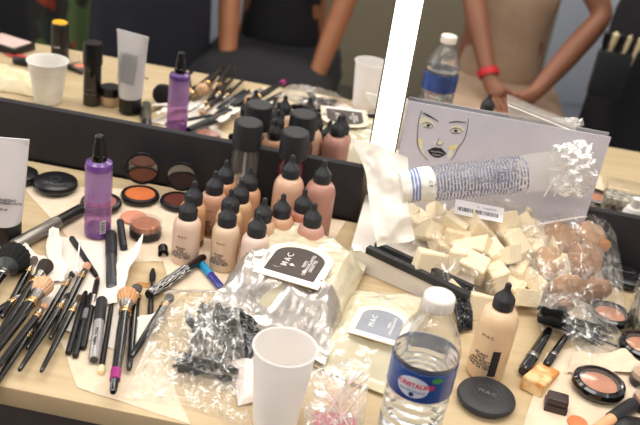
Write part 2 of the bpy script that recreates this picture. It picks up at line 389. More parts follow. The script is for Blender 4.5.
# two spray bottles with tall black caps next to the mirror
def spray(px, liq, label, clear=True):
    p = aty(px[0], px[1], D-.042); h = p.z-TZ-.002; p.z = TZ+.002
    t = T('spray_bottle', label, 'bottle', p, None, 'spray bottles with tall black caps by the mirror rail'); r = .0235
    M('spray_cap', lathe([(0, h), (r*.85, h), (r*.97, h-.002), (r, h-.005), (r, h-.045), (0, h-.045)], 40), BLACKM, t)
    if clear:
        M('clear_bottle', lathe([(0, 0), (r*.9, 0), (r*.95, .003), (r*.95, h-.058), (r*.8, h-.05), (r*.8, h-.046)], 40), CLEAR, t)
        M('liquid', lathe([(0, .003), (r*.86, .004), (r*.86, h*.34), (0, h*.34)], 32), liq, t)
        M('dip_tube', lathe([(0, .006), (.0022, .006), (.0022, h-.046), (0, h-.046)], 10), FROST, t)
    else: M('bottle_body', lathe([(0, 0), (r*.9, 0), (r*.95, .003), (r*.95, h-.058), (r*.8, h-.05), (r*.8, h-.046), (0, h-.046)], 40), liq, t)
spray((249, 121), mat('speckled_liquid', (118, 98, 84), .4, col2=(170, 150, 128), vs=160), 'clear spray bottle with a tall black cap and speckled content')
spray((296, 131), mat('dark_red_glass', (66, 18, 26), .12, coat=.6), 'dark red spray bottle with a tall black cap', False)

# purple bottle
p = at(97.5, 235, .0); t = T('perfume_bottle', 'translucent purple cylinder bottle with a black pump cap', 'bottle', p+Vector((0, 0, .002)), rz(face_cam(p)+PI/2))
r = .0205; PURP = film('purple_glass', .14, .04, .05, tint=(246, 236, 250), dif=(190, 160, 210), bump=.02)
M('glass_body', lathe([(0, 0), (r*.94, 0), (r, .003), (r, .116), (r*.93, .122), (r*.45, .126), (r*.42, .128)], 44), PURP, t)
M('purple_base', lathe([(0, .001), (r*.92, .001), (r*.97, .004), (r*.97, .013), (0, .013)], 40), mat('purple_solid', (92, 34, 132), .2, coat=.5), t)
M('purple_shoulder', lathe([(r*1.004, .1145), (r*1.004, .1165), (r*.935, .1225), (r*.46, .1265), (r*.42, .1262), (r*.9, .119), (r*.985, .1165), (r*1.0, .1145)], 40), mat('purple_deep', (98, 62, 130), .25, coat=.5), t)
M('liquid', lathe([(0, .014), (r*.93, .014), (r*.93, .062), (0, .062)], 36), film('lilac_liquid', .30, .02, .2, tint=(240, 215, 240), dif=(206, 160, 200), bump=.02), t)
M('frosted_sleeve', lathe([(r*.6, .062), (r*.92, .063), (r*.92, .110), (r*.6, .111)], 36), film('lilac_frost', .7, .02, .2, dif=(204, 178, 216), bump=.02), t)
M('pump_collar', lathe([(r*.42, .124), (r*.55, .125), (r*.55, .134), (r*.5, .136), (0, .136)], 30), BLACKG, t)
M('pump_cap', lathe([(0, .135), (r*.48, .135), (r*.46, .148), (r*.36, .154), (r*.33, .158), (r*.33, .164), (r*.26, .166), (0, .166)], 30), BLACK, t)
bc = prism([(-.0045, .0), (.0045, 0), (.0045, .022), (-.0045, .022)], 0, .0003)
lb = M('barcode_sticker', bc, mat('grey_sticker', (208, 204, 212), .5), t, smooth=False, loc=(r*.36, -r*.955, .012), rot=Quaternion((0, 0, 1), .38) @ Quaternion((1, 0, 0), PI/2))
bars = []
for k in range(11): bars.append(xf(prism([(-.0035, 0), (.0035, 0), (.0035, .0008+.0004*(k % 3 == 0)), (-.0035, .0008+.0004*(k % 3 == 0))], .0003, .0004), (0, .002+k*.0017, 0)))
M('barcode_lines', join(*bars), PRINT, lb, smooth=False)

# white squeeze tube at the left
def squeeze(px_top, h, w, label, rot):
    P = Vector((-.529, 1.061, TZ+.003)) ; t = T('squeeze_tube', label, 'tube', P, rz(rot))
    n = 48; v, f = [], []; K = 26
    for i in range(K+1):
        s = i/K; z = .032+(h-.032)*s; e = s**.8
        a_ = .0225*(1-e)+w/2*e; b_ = .0225*(1-s**1.3)+.0012
        for k in range(n):
            an = 2*PI*k/n; v.append(Vector((a_*math.cos(an), b_*math.sin(an), z)))
    for i in range(K):
        for k in range(n): k2 = (k+1) % n; f.append((i*n+k, i*n+k2, (i+1)*n+k2, (i+1)*n+k))
    f.append(tuple(range(n))[::-1]); f.append(tuple(K*n+k for k in range(n)))
    M('tube_body', (v, f), mat('tube_white', (214, 210, 214), .38, col2=(222, 218, 222)), t)
    M('crimped_end', xf(rbox(w, .0026, .008, .0006), (0, 0, h-.006)), MATS['tube_white'], t)
    M('tube_cap', lathe([(0, 0), (.0205, 0), (.0222, .002), (.0226, .030), (.0222, .033), (0, .033)], 40), BLACK, t)
    def surf(z, y): return 0
    tilt = math.atan2(.0225, h-.032)
    q1 = Quaternion((1, 0, 0), PI/2-tilt)
    text('front_print', 'MOISTURIZING\nCREME HYDRATANTE\n\n50 ml', .0052, PRINT, t, (.002, -.0205, .068), q1, ext=.0004, line=.9)
    q2 = Quaternion((0, 0, 1), PI) @ Quaternion((1, 0, 0), PI/2-tilt)
    text('back_print', '\n'.join(['apply to clean skin all over face', 'and neck with the fingertips or', 'with a soft brush and leave it', 'to absorb before using make-up'] * 5), .0033, mat('print_pale_grey', (150, 148, 150), .6), t, (0, .0155, .095), q2, ext=.0004, line=.92)
squeeze(None, .162, .072, 'white squeeze tube standing on its black cap at the table end', .25)

# ------------------------------------------------------------------ things at the table end, seen in the mirror
p = atm(48, 101); t = T('paper_cup', 'white paper cup standing next to the yellow topped black bottle', 'cup', p+Vector((0, 0, .001)))
def cup_geo(rb, rt, h, w=.0007, ribs=True):
    out = [(0, .004), (rb*.97, .004), (rb*.98, 0), (rb, 0)]
    N = 24
    for k in range(1, N+1):
        s = k/N; rr = rb+(rt-rb)*s; 
        if ribs and abs(s-.78) < .03: rr += .0006
        out.append((rr, h*s))
    out += [(rt+.0018, h), (rt+.0022, h+.001), (rt+.0016, h+.0022), (rt-.0004, h+.0018)]
    for k in range(N, 0, -1): s = k/N; out.append((rb+(rt-rb)*s-w, h*s))
    out += [(rb-w, .005), (0, .005)]
    return lathe(out, 56)
M('cup_wall', cup_geo(.027, .039, .084), WHITEP, t)
p = atm(60, 68); t = T('stick_foundation', 'black cylinder bottle with a bright yellow top', 'bottle', p+Vector((0, 0, .001)))
M('bottle_body', lathe([(0, 0), (.019, 0), (.0192, .002), (.0185, .1), (.017, .102), (0, .102)], 36), BLACK, t)
M('yellow_top', lathe([(0, .1), (.0165, .1), (.0165, .1035), (.015, .105), (0, .105)], 30), mat('amber_yellow', (242, 172, 30), .4), t)
text('white_print', 'M·A·C', .006, PRINTW, t, (0, 0, .052), bend=.0194, phi=PI/2)
p = atm(92, 104); t = T('pump_bottle', 'glossy black cylinder bottle with a wider black cap', 'bottle', p+Vector((0, 0, .001)))
M('bottle_body', lathe([(0, 0), (.018, 0), (.0182, .002), (.018, .086), (0, .086)], 36), BLACKG, t)
M('bottle_cap', lathe([(0, .086), (.0195, .086), (.0195, .124), (.018, .13), (0, .13)], 36), BLACK, t)
text('grey_print', 'M·A·C\n\nPREP + PRIME', .005, PRINTG, t, (0, 0, .03), bend=.0183, phi=PI/2)
p = atm(110, 104); t = T('cream_jar', 'low beige jar with a black lid by the glossy black bottle', 'jar', p+Vector((0, 0, .001)))
M('jar_body', lathe([(0, 0), (.02, 0), (.021, .002), (.021, .02), (0, .02)], 36), mat('beige_fill', (214, 184, 150), .4), t)
M('jar_lid', lathe([(0, .02), (.0215, .02), (.0215, .036), (.02, .038), (0, .038)], 36), BLACK, t)
p = atm(80, 70); t = T('blush_case', 'small clear case of peach blush seen only in the mirror', 'compact', p+Vector((0, 0, .001)), rz(.4))
M('case_base', rbox(.05, .04, .008, .001), CHAR, t); M('blush_pan', lathe([(0, .008), (.014, .008), (.014, .0095), (0, .0098)], 28), mat('peach_powder', (224, 134, 104), .9), t)
M('clear_lid', xf(rbox(.05, .04, .002, .0005), (0, .024, .03), Quaternion((1, 0, 0), 1.2)), CLEAR, t)
p = atm(8, 48); t = T('powder_palette', 'thick black palette with a pale pink face lying at the table end', 'palette', p+Vector((0, 0, .001)), rz(.3))
M('palette_case', rbox(.1, .07, .016, .002), BLACK, t); M('pink_face', xf(rbox(.088, .058, .0015, .0005), (0, 0, .016)), mat('pale_pink_face', (214, 186, 180), .5), t)
p = atm(27, 66); t = T('lipstick_tube', 'black lipstick tube lying beside the white paper cup', 'lipstick', p+Vector((0, 0, .009)), Quaternion((0, 1, 0), PI/2))
M('tube_case', lathe([(0, -.03), (.008, -.03), (.0085, -.029), (.0085, .02), (.0075, .02), (.0075, .032), (0, .032)], 24), BLACK, t)
p = atm(17, 57); tag(M('red_sachet', rbox(.05, .03, .003, .001), mat('red_card', (176, 70, 58), .5), loc=p+Vector((0, 0, .001)), rot=rz(.5)), 'small red sachet lying near the pink faced palette', 'sachet')
c = atm(10, 82); pts = [c+Vector((dx, dy, 0)) for dx, dy in ((-.1, -.06), (.09, -.06), (.08, .06), (-.09, .06))]
tag(M('crumpled_tissue', local(pillow(pts, .02, (30, 24), .012, 30, 3), c), mat('cream_tissue', (232, 212, 170), .9, col2=(240, 226, 194)), loc=c+Vector((0, 0, .001))), 'heap of crumpled cream tissue at the end of the table', 'tissue')

# ------------------------------------------------------------------ compacts
def compact_base(r, h, seg=48): return lathe([(0, 0), (r*.8, 0), (r*.93, h*.12), (r, h*.45), (r, h*.6), (r*.95, h*.92), (r*.88, h), (r*.8, h), (r*.79, h*.8), (0, h*.8)], seg)
def open_compact(px, r, a, col, label, lid_ang, lr=.92, mirrored=True):
    p = at(*px, .006); p.z = TZ+.003
    t = T('powder_compact', label, 'compact', p, rz(a))
    M('compact_case', compact_base(r, .011), BLACK, t)
    M('powder', lathe([(0, .0095), (r*.77, .0092), (r*.77, .008), (0, .008)], 40), mat('powder_%d_%d_%d' % col, col, .95, col2=tuple(int(c*.93) for c in col), vs=60), t)
    q = Quaternion((1, 0, 0), lid_ang)      # lid frame: hinge at y=r
    lo = Vector((0, r*.98, .010))
    g = lathe([(0, 0), (r*lr*.9, 0), (r*lr, .002), (r*lr, .005), (r*lr*.86, .005), (r*lr*.86, .003), (0, .003)], 44)
    if mirrored:
        lid = M('compact_lid', xf(lathe([(r*lr*.86, 0), (r*lr, .001), (r*lr, .005), (r*lr*.86, .005), (r*lr*.86, 0)], 44), (0, -r*lr, 0)), BLACK, t, loc=lo, rot=q)
        M('lid_window', xf(lathe([(0, .002), (r*lr*.87, .002), (r*lr*.87, .003), (0, .003)], 40), (0, -r*lr, 0)), film('smoky_window', .05, .12, .05, tint=(150, 150, 155), bump=.02), lid)
    else: lid = M('compact_lid', xf(g, (0, -r*lr, 0)), BLACK, t, loc=lo, rot=q)
    return t
open_compact((140, 197), .032, .25, (206, 112, 60), 'open black compact of orange powder with its lid raised', -1.55)
open_compact((178, 203), .030, .15, (92, 40, 32), 'open black compact of dark red powder touching the bottles', -1.5)
p = at(101, 206, .004); t = T('powder_compact', 'black compact of dusty pink powder half hidden behind the purple bottle', 'compact', p*1.0, rz(.1)); t.location.z = TZ+.003
M('compact_case', compact_base(.033, .012), BLACK, t)
M('powder', lathe([(0, .0105), (.024, .0102), (.024, .008), (0, .008)], 40), mat('dusty_pink', (158, 96, 92), .9), t)
def closed_compact(px, r, label, hgt=.015, txt=None, m=BLACK, rot=0, emblem=True):
    p = at(*px, hgt*.6); p.z = TZ+.003
    t = T('closed_compact', label, 'compact', p, rz(rot))
    M('compact_base', lathe([(0, 0), (r*.78, 0), (r*.94, hgt*.16), (r, hgt*.42), (r*.985, hgt*.46), (0, hgt*.46)], 56), m, t)
    M('compact_lid', lathe([(0, hgt*.5), (r*.985, hgt*.49), (r, hgt*.55), (r*.96, hgt*.78), (r*.82, hgt*.95), (r*.5, hgt*1.0), (0, hgt*1.02)], 56), m, t)
    if txt:
        text('lid_print', txt, r*.24, PRINTG, t, (0, 0, hgt*1.03), ext=.0002)
        n = 22; dots = []
        for k in range(n):
            a = 2*PI*k/n
            if abs(math.sin(a)) < .25: continue
            dots.append(xf(rbox(.0013, .0007, .0004, 0), (r*.42*math.cos(a), r*.42*math.sin(a), hgt*1.01), rz(a)))
        M('lid_ring', join(*dots), PRINTG, t, smooth=False)
    elif emblem: M('lid_emblem', lathe([(r*.16, hgt*1.005), (r*.22, hgt*1.03), (r*.28, hgt*1.0)], 30), BLACKM, t)
    return t
closed_compact((55.5, 184), .036, 'closed round glossy black compact behind the gunmetal tube', .018, m=mat('shell_black', (24, 24, 27), .28))
closed_compact((20, 176), .030, 'closed black compact mostly hidden by the white squeeze tube', .016)
closed_compact((486, 398), .0375, 'closed matt charcoal compact with grey lettering in a ring', .014, txt='M·A·C', m=mat('compact_matt', (44, 44, 47), .5), rot=-.3)
closed_compact((626, 277), .036, 'closed black compact leaning by the mirror rail beside the puff bag', .016, txt='M·A·C')
closed_compact((640, 437), .033, 'black compact cut off at the near corner of the table', .014)
def window_compact(px, r, label, rot, tilt=0, col=(208, 138, 102)):
    p = at(*px, .009); p.z = TZ+.004
    t = T('blush_compact', label, 'compact', p, rz(rot) @ Quaternion((1, 0, 0), tilt))
    h = .016
    M('compact_case', lathe([(0, 0), (r*.8, 0), (r*.94, h*.15), (r, h*.4), (r, h*.55), (r*.95, h*.85), (r*.84, h), (r*.76, h*.98), (r*.74, h*.82), (r*.74, h*.5), (0, h*.5)], 56), BLACKG, t)
    nm = 'blush_%d_%d_%d' % col
    M('blush', lathe([(0, h*.62), (r*.66, h*.6), (r*.68, h*.52), (0, h*.52)], 44), mat(nm, col, .95, col2=tuple(int(c*.88) for c in col), vs=70), t)
    M('clear_window', lathe([(0, h*.93), (r*.5, h*.92), (r*.755, h*.86), (r*.755, h*.84), (0, h*.9)], 44), film('compact_window', .06, .04, .1, bump=.02), t)
window_compact((598, 386), .036, 'round black blush compact with a clear window, on the cream paper towel', -.4)
window_compact((609, 317), .034, 'black blush compact half under the clear bag of mascara wands', -.3)
window_compact((642, 349), .035, 'black blush compact at the picture edge next to the small clear jars', -.2)
p = at(134, 219, .001); tag(M('blush_pan', lathe([(0, 0), (.021, 0), (.0215, .001), (.0208, .0025), (0, .0028)], 40), mat('pink_blush', (206, 136, 112), .9), loc=p+Vector((0, 0, .002))), 'thin round pan of salmon blush lying bare between two compacts', 'blush')
p = at(577, 424, .001); tag(M('blush_pan', lathe([(0, 0), (.0125, 0), (.013, .001), (.0125, .0025), (0, .0028)], 40), mat('orange_blush', (216, 122, 78), .9), loc=p+Vector((0, 0, .001))), 'small round orange blush pan at the near edge by the brown sharpener', 'blush')
def jar(px, r, h, col, label):
    p = at(*px, h); p.z = TZ+.003
    t = T('pigment_jar', label, 'jar', p)
    M('jar_base', lathe([(0, 0), (r*.9, 0), (r*.96, .002), (r*.96, h*.5), (0, h*.5)], 40), BLACK, t)
    M('pigment', lathe([(0, h*.5), (r*.84, h*.5), (r*.84, h*.8), (0, h*.84)], 36), mat('pigment_%d_%d_%d' % col, col, .6, col2=tuple(int(c*.85) for c in col), vs=90), t)
    M('clear_lid', lathe([(r*.97, h*.46), (r, h*.5), (r, h*.96), (r*.96, h), (0, h), (0, h*.96), (r*.9, h*.95), (r*.93, h*.5)], 40), CLEAR, t)
jar((146, 222), .0255, .026, (188, 112, 78), 'small clear lidded jar of copper pigment with a black base')
jar((645, 372), .017, .022, (214, 176, 146), 'small clear lidded jar of beige pigment, the one nearer the mirror')
jar((648, 396), .018, .022, (206, 160, 132), 'small clear lidded jar of rosy pigment nearer the table edge')

# ------------------------------------------------------------------ sticks, tubes and pencils
def stick(name, cat, p0, p1, r, parts, label, h0=None, h1=None, grp=None, seg=20):
    """parts: list of (part name, [(radius factor, position along 0..1)], material)"""
    a = at(p0[0], p0[1], h0 if h0 is not None else r+.001); b = at(p1[0], p1[1], h1 if h1 is not None else r+.001)
    L = (b-a).length; t = T(name, label, cat, a, aim(a, b), grp)
    for nm, prof, m in parts: M(nm, lathe([(q*r, s*L) for q, s in prof], seg), m, t)
    return t, L
stick('mascara_tube', 'mascara', (14, 246), (82, 209), .0102, [('tube_body', [(0, 0), (.9, 0), (1, .012), (1, .62)], GUN), ('tube_cap', [(1, .62), (.94, .63), (.94, .98), (.8, 1), (0, 1)], mat('gun_dark', (56, 54, 54), .3, metal=.6)), ('end_disc', [(0, -.004), (.7, -.004), (.72, 0)], CHAR)], 'gunmetal grey mascara tube lying between the squeeze tube and the purple bottle')
stick('lipstick_tube', 'lipstick', (112, 288), (111, 234), .0082, [('tube_body', [(0, 0), (.9, 0), (1, .02), (1, .55)], CHAR), ('tube_cap', [(1.05, .55), (1.05, .97), (.95, 1), (0, 1)], BLACKM), ('end_disc', [(0, -.006), (.75, -.006), (.78, 0)], mat('end_grey', (104, 108, 112), .4))], 'charcoal lipstick tube lying end-on beside the upright white tissue fold')
stick('lipstick_tube', 'lipstick', (124, 249), (120, 221), .0056, [('tube_body', [(0, 0), (1, .02), (1, .98), (0, 1)], BLACKM)], 'short slim black tube standing out beside the copper pigment jar', h0=.007, h1=.012)
stick('eye_pencil', 'pencil', (97, 277), (71, 237), .0038, [('pencil_body', [(0, 0), (.8, .02), (1, .06), (1, .72)], BLACK), ('pencil_cap', [(1.15, .72), (1.15, .96), (.5, 1), (0, 1)], BLACKM)], 'slim black pencil lying across the towel beside the white stirring stick')
stick('spatula_stick', 'stick', (76, 272), (80, 241), .0013, [('stick_shaft', [(0, -.02), (1, 0), (1, .98), (0, 1)], WHITEP), ('round_foot', [(0, -.06), (3.6, -.05), (3.8, .03), (1.4, .12), (1, .14)], WHITEP)], 'thin white plastic spatula with a small round foot', h0=.013, h1=.014)
p0 = at(163, 251, .0068); t = T('bottle_cap', 'tiny round black cap lying on its side at the pale bottle', 'cap', p0+Vector((0, 0, .001)), rz(.35) @ Quaternion((1, 0, 0), PI/2+.2))
M('cap_shell', lathe([(0, -.008), (.0068, -.008), (.0074, -.007), (.0078, .008), (.0068, .008), (.0066, -.004), (0, -.004)], 28), BLACK, t)
# patterned mascara
zm = bpy.data.materials.new('zebra_print'); zm.use_nodes = True; nt = zm.node_tree; b = nt.nodes['Principled BSDF']; b.inputs['Roughness'].default_value = .25
tc = nt.nodes.new('ShaderNodeTexCoord'); mp = nt.nodes.new('ShaderNodeMapping'); mp.inputs['Scale'].default_value = (1, 1, .35); wv = nt.nodes.new('ShaderNodeTexWave'); wv.bands_direction = 'X'
wv.inputs['Scale'].default_value = 120; wv.inputs['Distortion'].default_value = 9; wv.inputs['Detail Scale'].default_value = 2
cr = nt.nodes.new('ShaderNodeValToRGB'); cr.color_ramp.interpolation = 'CONSTANT'; cr.color_ramp.elements[0].color = lin((24, 24, 28)); cr.color_ramp.elements[1].position = .70; cr.color_ramp.elements[1].color = lin((206, 204, 202))
nt.links.new(tc.outputs['Object'], mp.inputs[0]); nt.links.new(mp.outputs[0], wv.inputs[0]); nt.links.new(wv.outputs['Fac'], cr.inputs[0]); nt.links.new(cr.outputs[0], b.inputs['Base Color'])
stick('mascara_tube', 'mascara', (149, 295), (204, 257), .0078, [('tube_body', [(.8, .0), (1, .02), (1.05, .66)], zm), ('tube_cap', [(1, .66), (.82, .68), (.8, .96), (.6, 1), (0, 1)], BLACKG), ('end_disc', [(0, -.004), (.85, -.004), (.95, .01), (.9, .02)], BLACK)], 'mascara tube with black and white zebra pattern', h0=.012, h1=.012)
stick('lip_gloss', 'lip gloss', (199, 261), (222, 289), .0062, [('blue_cap', [(0, 0), (.9, .01), (1, .03), (1, .52)], mat('bright_blue', (34, 142, 190), .25, coat=.4)), ('tube_body', [(.95, .52), (.95, .95), (.8, 1), (0, 1)], mat('deep_blue', (36, 40, 132), .15, coat=.5))], 'small lip gloss tube with a bright blue cap and dark blue body')
stick('brow_brush', 'brush', (150, 318), (153, 269), .0042, [('brush_handle', [(0, 0), (.8, .02), (1, .2), (.7, .6), (.35, .72)], BLACK), ('spoolie', [(.35, .72), (1.0, .76), (1.1, .88), (.6, .99), (0, 1)], mat('bristle_black', (30, 28, 28), .9, bump=1, bs=900))], 'thin black brow brush standing up behind the zebra mascara', h0=.008, h1=.006)
# pencils row
for a, b, lb, tipm, band in (((68, 354), (86, 291), 'black eye pencil at the edge of the upright pencil row, nearest the long brushes', BLACK, None),
                             ((75, 357), (91, 293), 'black eye pencil with fine grey lettering in the pencil row', BLACK, PRINTG),
                             ((83, 349), (98, 277), 'black eye pencil with a copper tip and silver band', mat('copper_tip', (128, 74, 54), .5), SILVER)):
    t, L = stick('eye_pencil', 'pencil', a, b, .0041, [('pencil_body', [(0, 0), (.85, .01), (1, .03), (1, .93), (.8, .94)], BLACK), ('pencil_tip', [(.85, .935), (.7, .98), (.2, 1), (0, 1)], tipm)], lb, grp='row of black pencils')
    if band: M('pencil_band', lathe([(.0042, L*.55), (.00425, L*.56), (.00425, L*.7), (.0042, L*.71)], 20), band, t)
t, L = stick('lip_gloss', 'lip gloss', (94, 360), (102, 300), .0076, [('gloss_cap', [(0, 1), (.9, 1), (1, .98), (1, .60), (0, .60)], BLACKM), ('gloss_tube', [(.94, .6), (.94, .01), (.85, 0), (0, 0)], mat('grey_gloss', (150, 146, 146), .25, coat=.4)), ('end_disc', [(0, -.006), (.6, -.006), (.62, 0)], CHAR)], 'grey lip gloss tube with black cap among the pencils', grp=None)
text('side_print', 'M·A·C  lipglass', .006, PRINT, t, (0, 0, L*.3), bend=None, q=Quaternion((0, 0, 1), 0) @ Quaternion((0, 1, 0), -PI/2) @ Quaternion((0, 0, 1), 0))
t.children[-1].location = Vector((0, 0, L*.3)); bpy.context.view_layer.update()
up = (t.rotation_quaternion.inverted() @ Vector((0, -.5, 1))); up.z = 0; up.normalize()
zq = Matrix((Vector((0, 0, -1)), up.cross(Vector((0, 0, -1))), up)).transposed().to_quaternion()
t.children[-1].rotation_quaternion = zq; t.children[-1].location = up*.0076+Vector((0, 0, L*.3))
stick('sponge_applicator', 'applicator', (101, 372), (112, 303), .0034, [('applicator_shaft', [(.5, .04), (1, .08), (1, .9), (.6, 1), (0, 1)], BLACK), ('sponge_tip', [(0, -.02), (1.1, -.01), (1.35, .03), (1.1, .07), (.5, .085)], mat('pale_sponge', (236, 214, 170), .9))], 'slim black applicator with a pale sponge tip near the table edge')

# ------------------------------------------------------------------ brushes
def brush(end, head, r0, hl, hr, hcol, label, fl=.028, lift=.0, hlift=0, ring=GOLD, fer=SILVER, tipw=.7, hshape='round', band=None, h_end=None, tip2=None):
    r = r0*1.18
    a = at(end[0], end[1], h_end if h_end is not None else r+.001+lift); b = at(head[0], head[1], max(hr*.7, r)+.002+lift+hlift)
    L = (b-a).length; t = T('makeup_brush', label, 'brush', a, aim(a, b), 'make-up brushes with black handles')
    z1 = L-hl-fl
    M('handle', lathe([(0, 0), (r*.45, .0008), (r*.62, .004), (r*.8, z1*.3), (r*1.0, z1*.75), (r*.95, z1)], 20), BLACKG, t)
    M('ferrule', lathe([(r*.95, z1), (r*.98, z1+.004), (r*1.0, z1+fl*.5), (hr*.72, L-hl), (hr*.6, L-hl+.001)], 24), fer, t)
    M('ferrule_ring', join(lathe([(r*.97, z1-.001), (r*1.12, z1), (r*1.12, z1+.002), (r*.98, z1+.003)], 22), lathe([(r*.97, z1+.0045), (r*1.12, z1+.005), (r*1.12, z1+.007), (r*.98, z1+.008)], 22)), ring, t)
    n = 60; seedv = random.random()*50
    fn = lambda an, z: 1+.05*noise.noise(Vector((math.cos(an)*9, math.sin(an)*9, seedv)))+.04*math.sin(an*17+seedv)
    if hshape == 'round': pr = [(hr*.7, L-hl), (hr*.9, L-hl*.75), (hr*1.05, L-hl*.45), (hr*.98, L-hl*.2), (hr*.65, L-hl*.04), (0, L)]
    elif hshape == 'flat': pr = [(hr*.7, L-hl), (hr*.95, L-hl*.6), (hr*1.05, L-hl*.15), (hr*.9, L-.001), (0, L)]
    else: pr = [(hr*.75, L-hl), (hr*.95, L-hl*.7), (hr*.75, L-hl*.35), (hr*.3, L-hl*.07), (0, L)]
    bm_ = mat('bristle_%d_%d_%d' % hcol, hcol, .85, col2=tuple(int(c*.86) for c in hcol), vs=300, bump=.8, bs=700, stretch=(1, 1, .08))
    hd = M('bristles', lathe(pr, n, fn), bm_, t)
    if tip2: M('bristle_tip', lathe([(x*1.04, z+.0003) for x, z in pr[2:]], n, fn), mat('bristle_tip_%d_%d_%d' % tip2, tip2, .9, vs=300, bump=.6, bs=700), t)
    if band: M('handle_band', lathe([(r*.74, z1*band[0]), (r*.86, z1*band[0]+.0005), (r*.9, z1*band[1]), (r*.76, z1*band[1]+.0005)], 22), band[2], t)
    return t
PEACH = (232, 186, 146); DARKB = (44, 38, 38); BLK = (22, 21, 23)
brush((-48, 342), (18, 252), .0060, .036, .0215, BLK, 'very large fluffy black powder brush at the table end', fl=.022, lift=.006, ring=SILVER, fer=CHAR)
brush((-12, 352), (47, 264), .0056, .026, .0100, (62, 52, 46), 'brush with black fan fibres and a gold ringed ferrule', fl=.026, lift=.010, hshape='flat', tip2=(24, 22, 24))
brush((-16, 366), (47, 281), .0062, .030, .0125, PEACH, 'big brush with fluffy peach hair and a grey ferrule', fl=.026, lift=.016)
brush((2, 318), (36, 258), .0045, .020, .0060, (110, 96, 86), 'thin brush with grey hair lying behind the black fan brush', fl=.02, lift=.003)
brush((-22, 392), (47, 303), .0040, .014, .0048, (228, 170, 130), 'slender brush with a small pointed peach tip', fl=.02, lift=.014, hshape='point')
brush((27, 349), (73, 273), .0040, .012, .0042, DARKB, 'slender brush with a dark flat tip, its handle ending near the bare wood', fl=.024, lift=.004, hshape='flat')
brush((50, 339), (88, 264), .0042, .016, .0056, (226, 172, 140), 'slender brush with a short peach tip beside the thin pencils', fl=.022, lift=.004)
brush((19, 371), (69, 293), .0040, .012, .0040, DARKB, 'long slender brush whose handle end reaches the table edge', fl=.026, lift=.008, hshape='point')
brush((41, 372), (80, 296), .0038, .012, .0038, (90, 64, 48), 'long slender brush with short brown hair beside the pencil row', fl=.026, lift=.008, hshape='flat')
brush((-30, 330), (30, 290), .0045, .016, .0052, BLK, 'black handled brush crossing beneath the peach powder brush', fl=.022, lift=.002)
brush((-24, 415), (36, 322), .0042, .012, .0046, DARKB, 'brush handle cut off by the picture edge nearest the dark table front', fl=.022, lift=.004)
brush((113, 393), (128, 292), .0062, .026, .0130, (226, 170, 122), 'thick brush with a big peach head and a magenta band on its handle', fl=.024, lift=.014, band=(.14, .26, mat('magenta_band', (150, 32, 110), .3)))
brush((129, 370), (137, 287), .0052, .014, .0070, (98, 92, 88), 'thick black handled brush with flat grey hair behind the magenta banded one', fl=.016, lift=.003, hshape='flat')
brush((131, 358), (171, 296), .0050, .016, .0062, DARKB, 'black brush reaching under the clear bag of mascara wands on the near side', fl=.014, lift=.006)

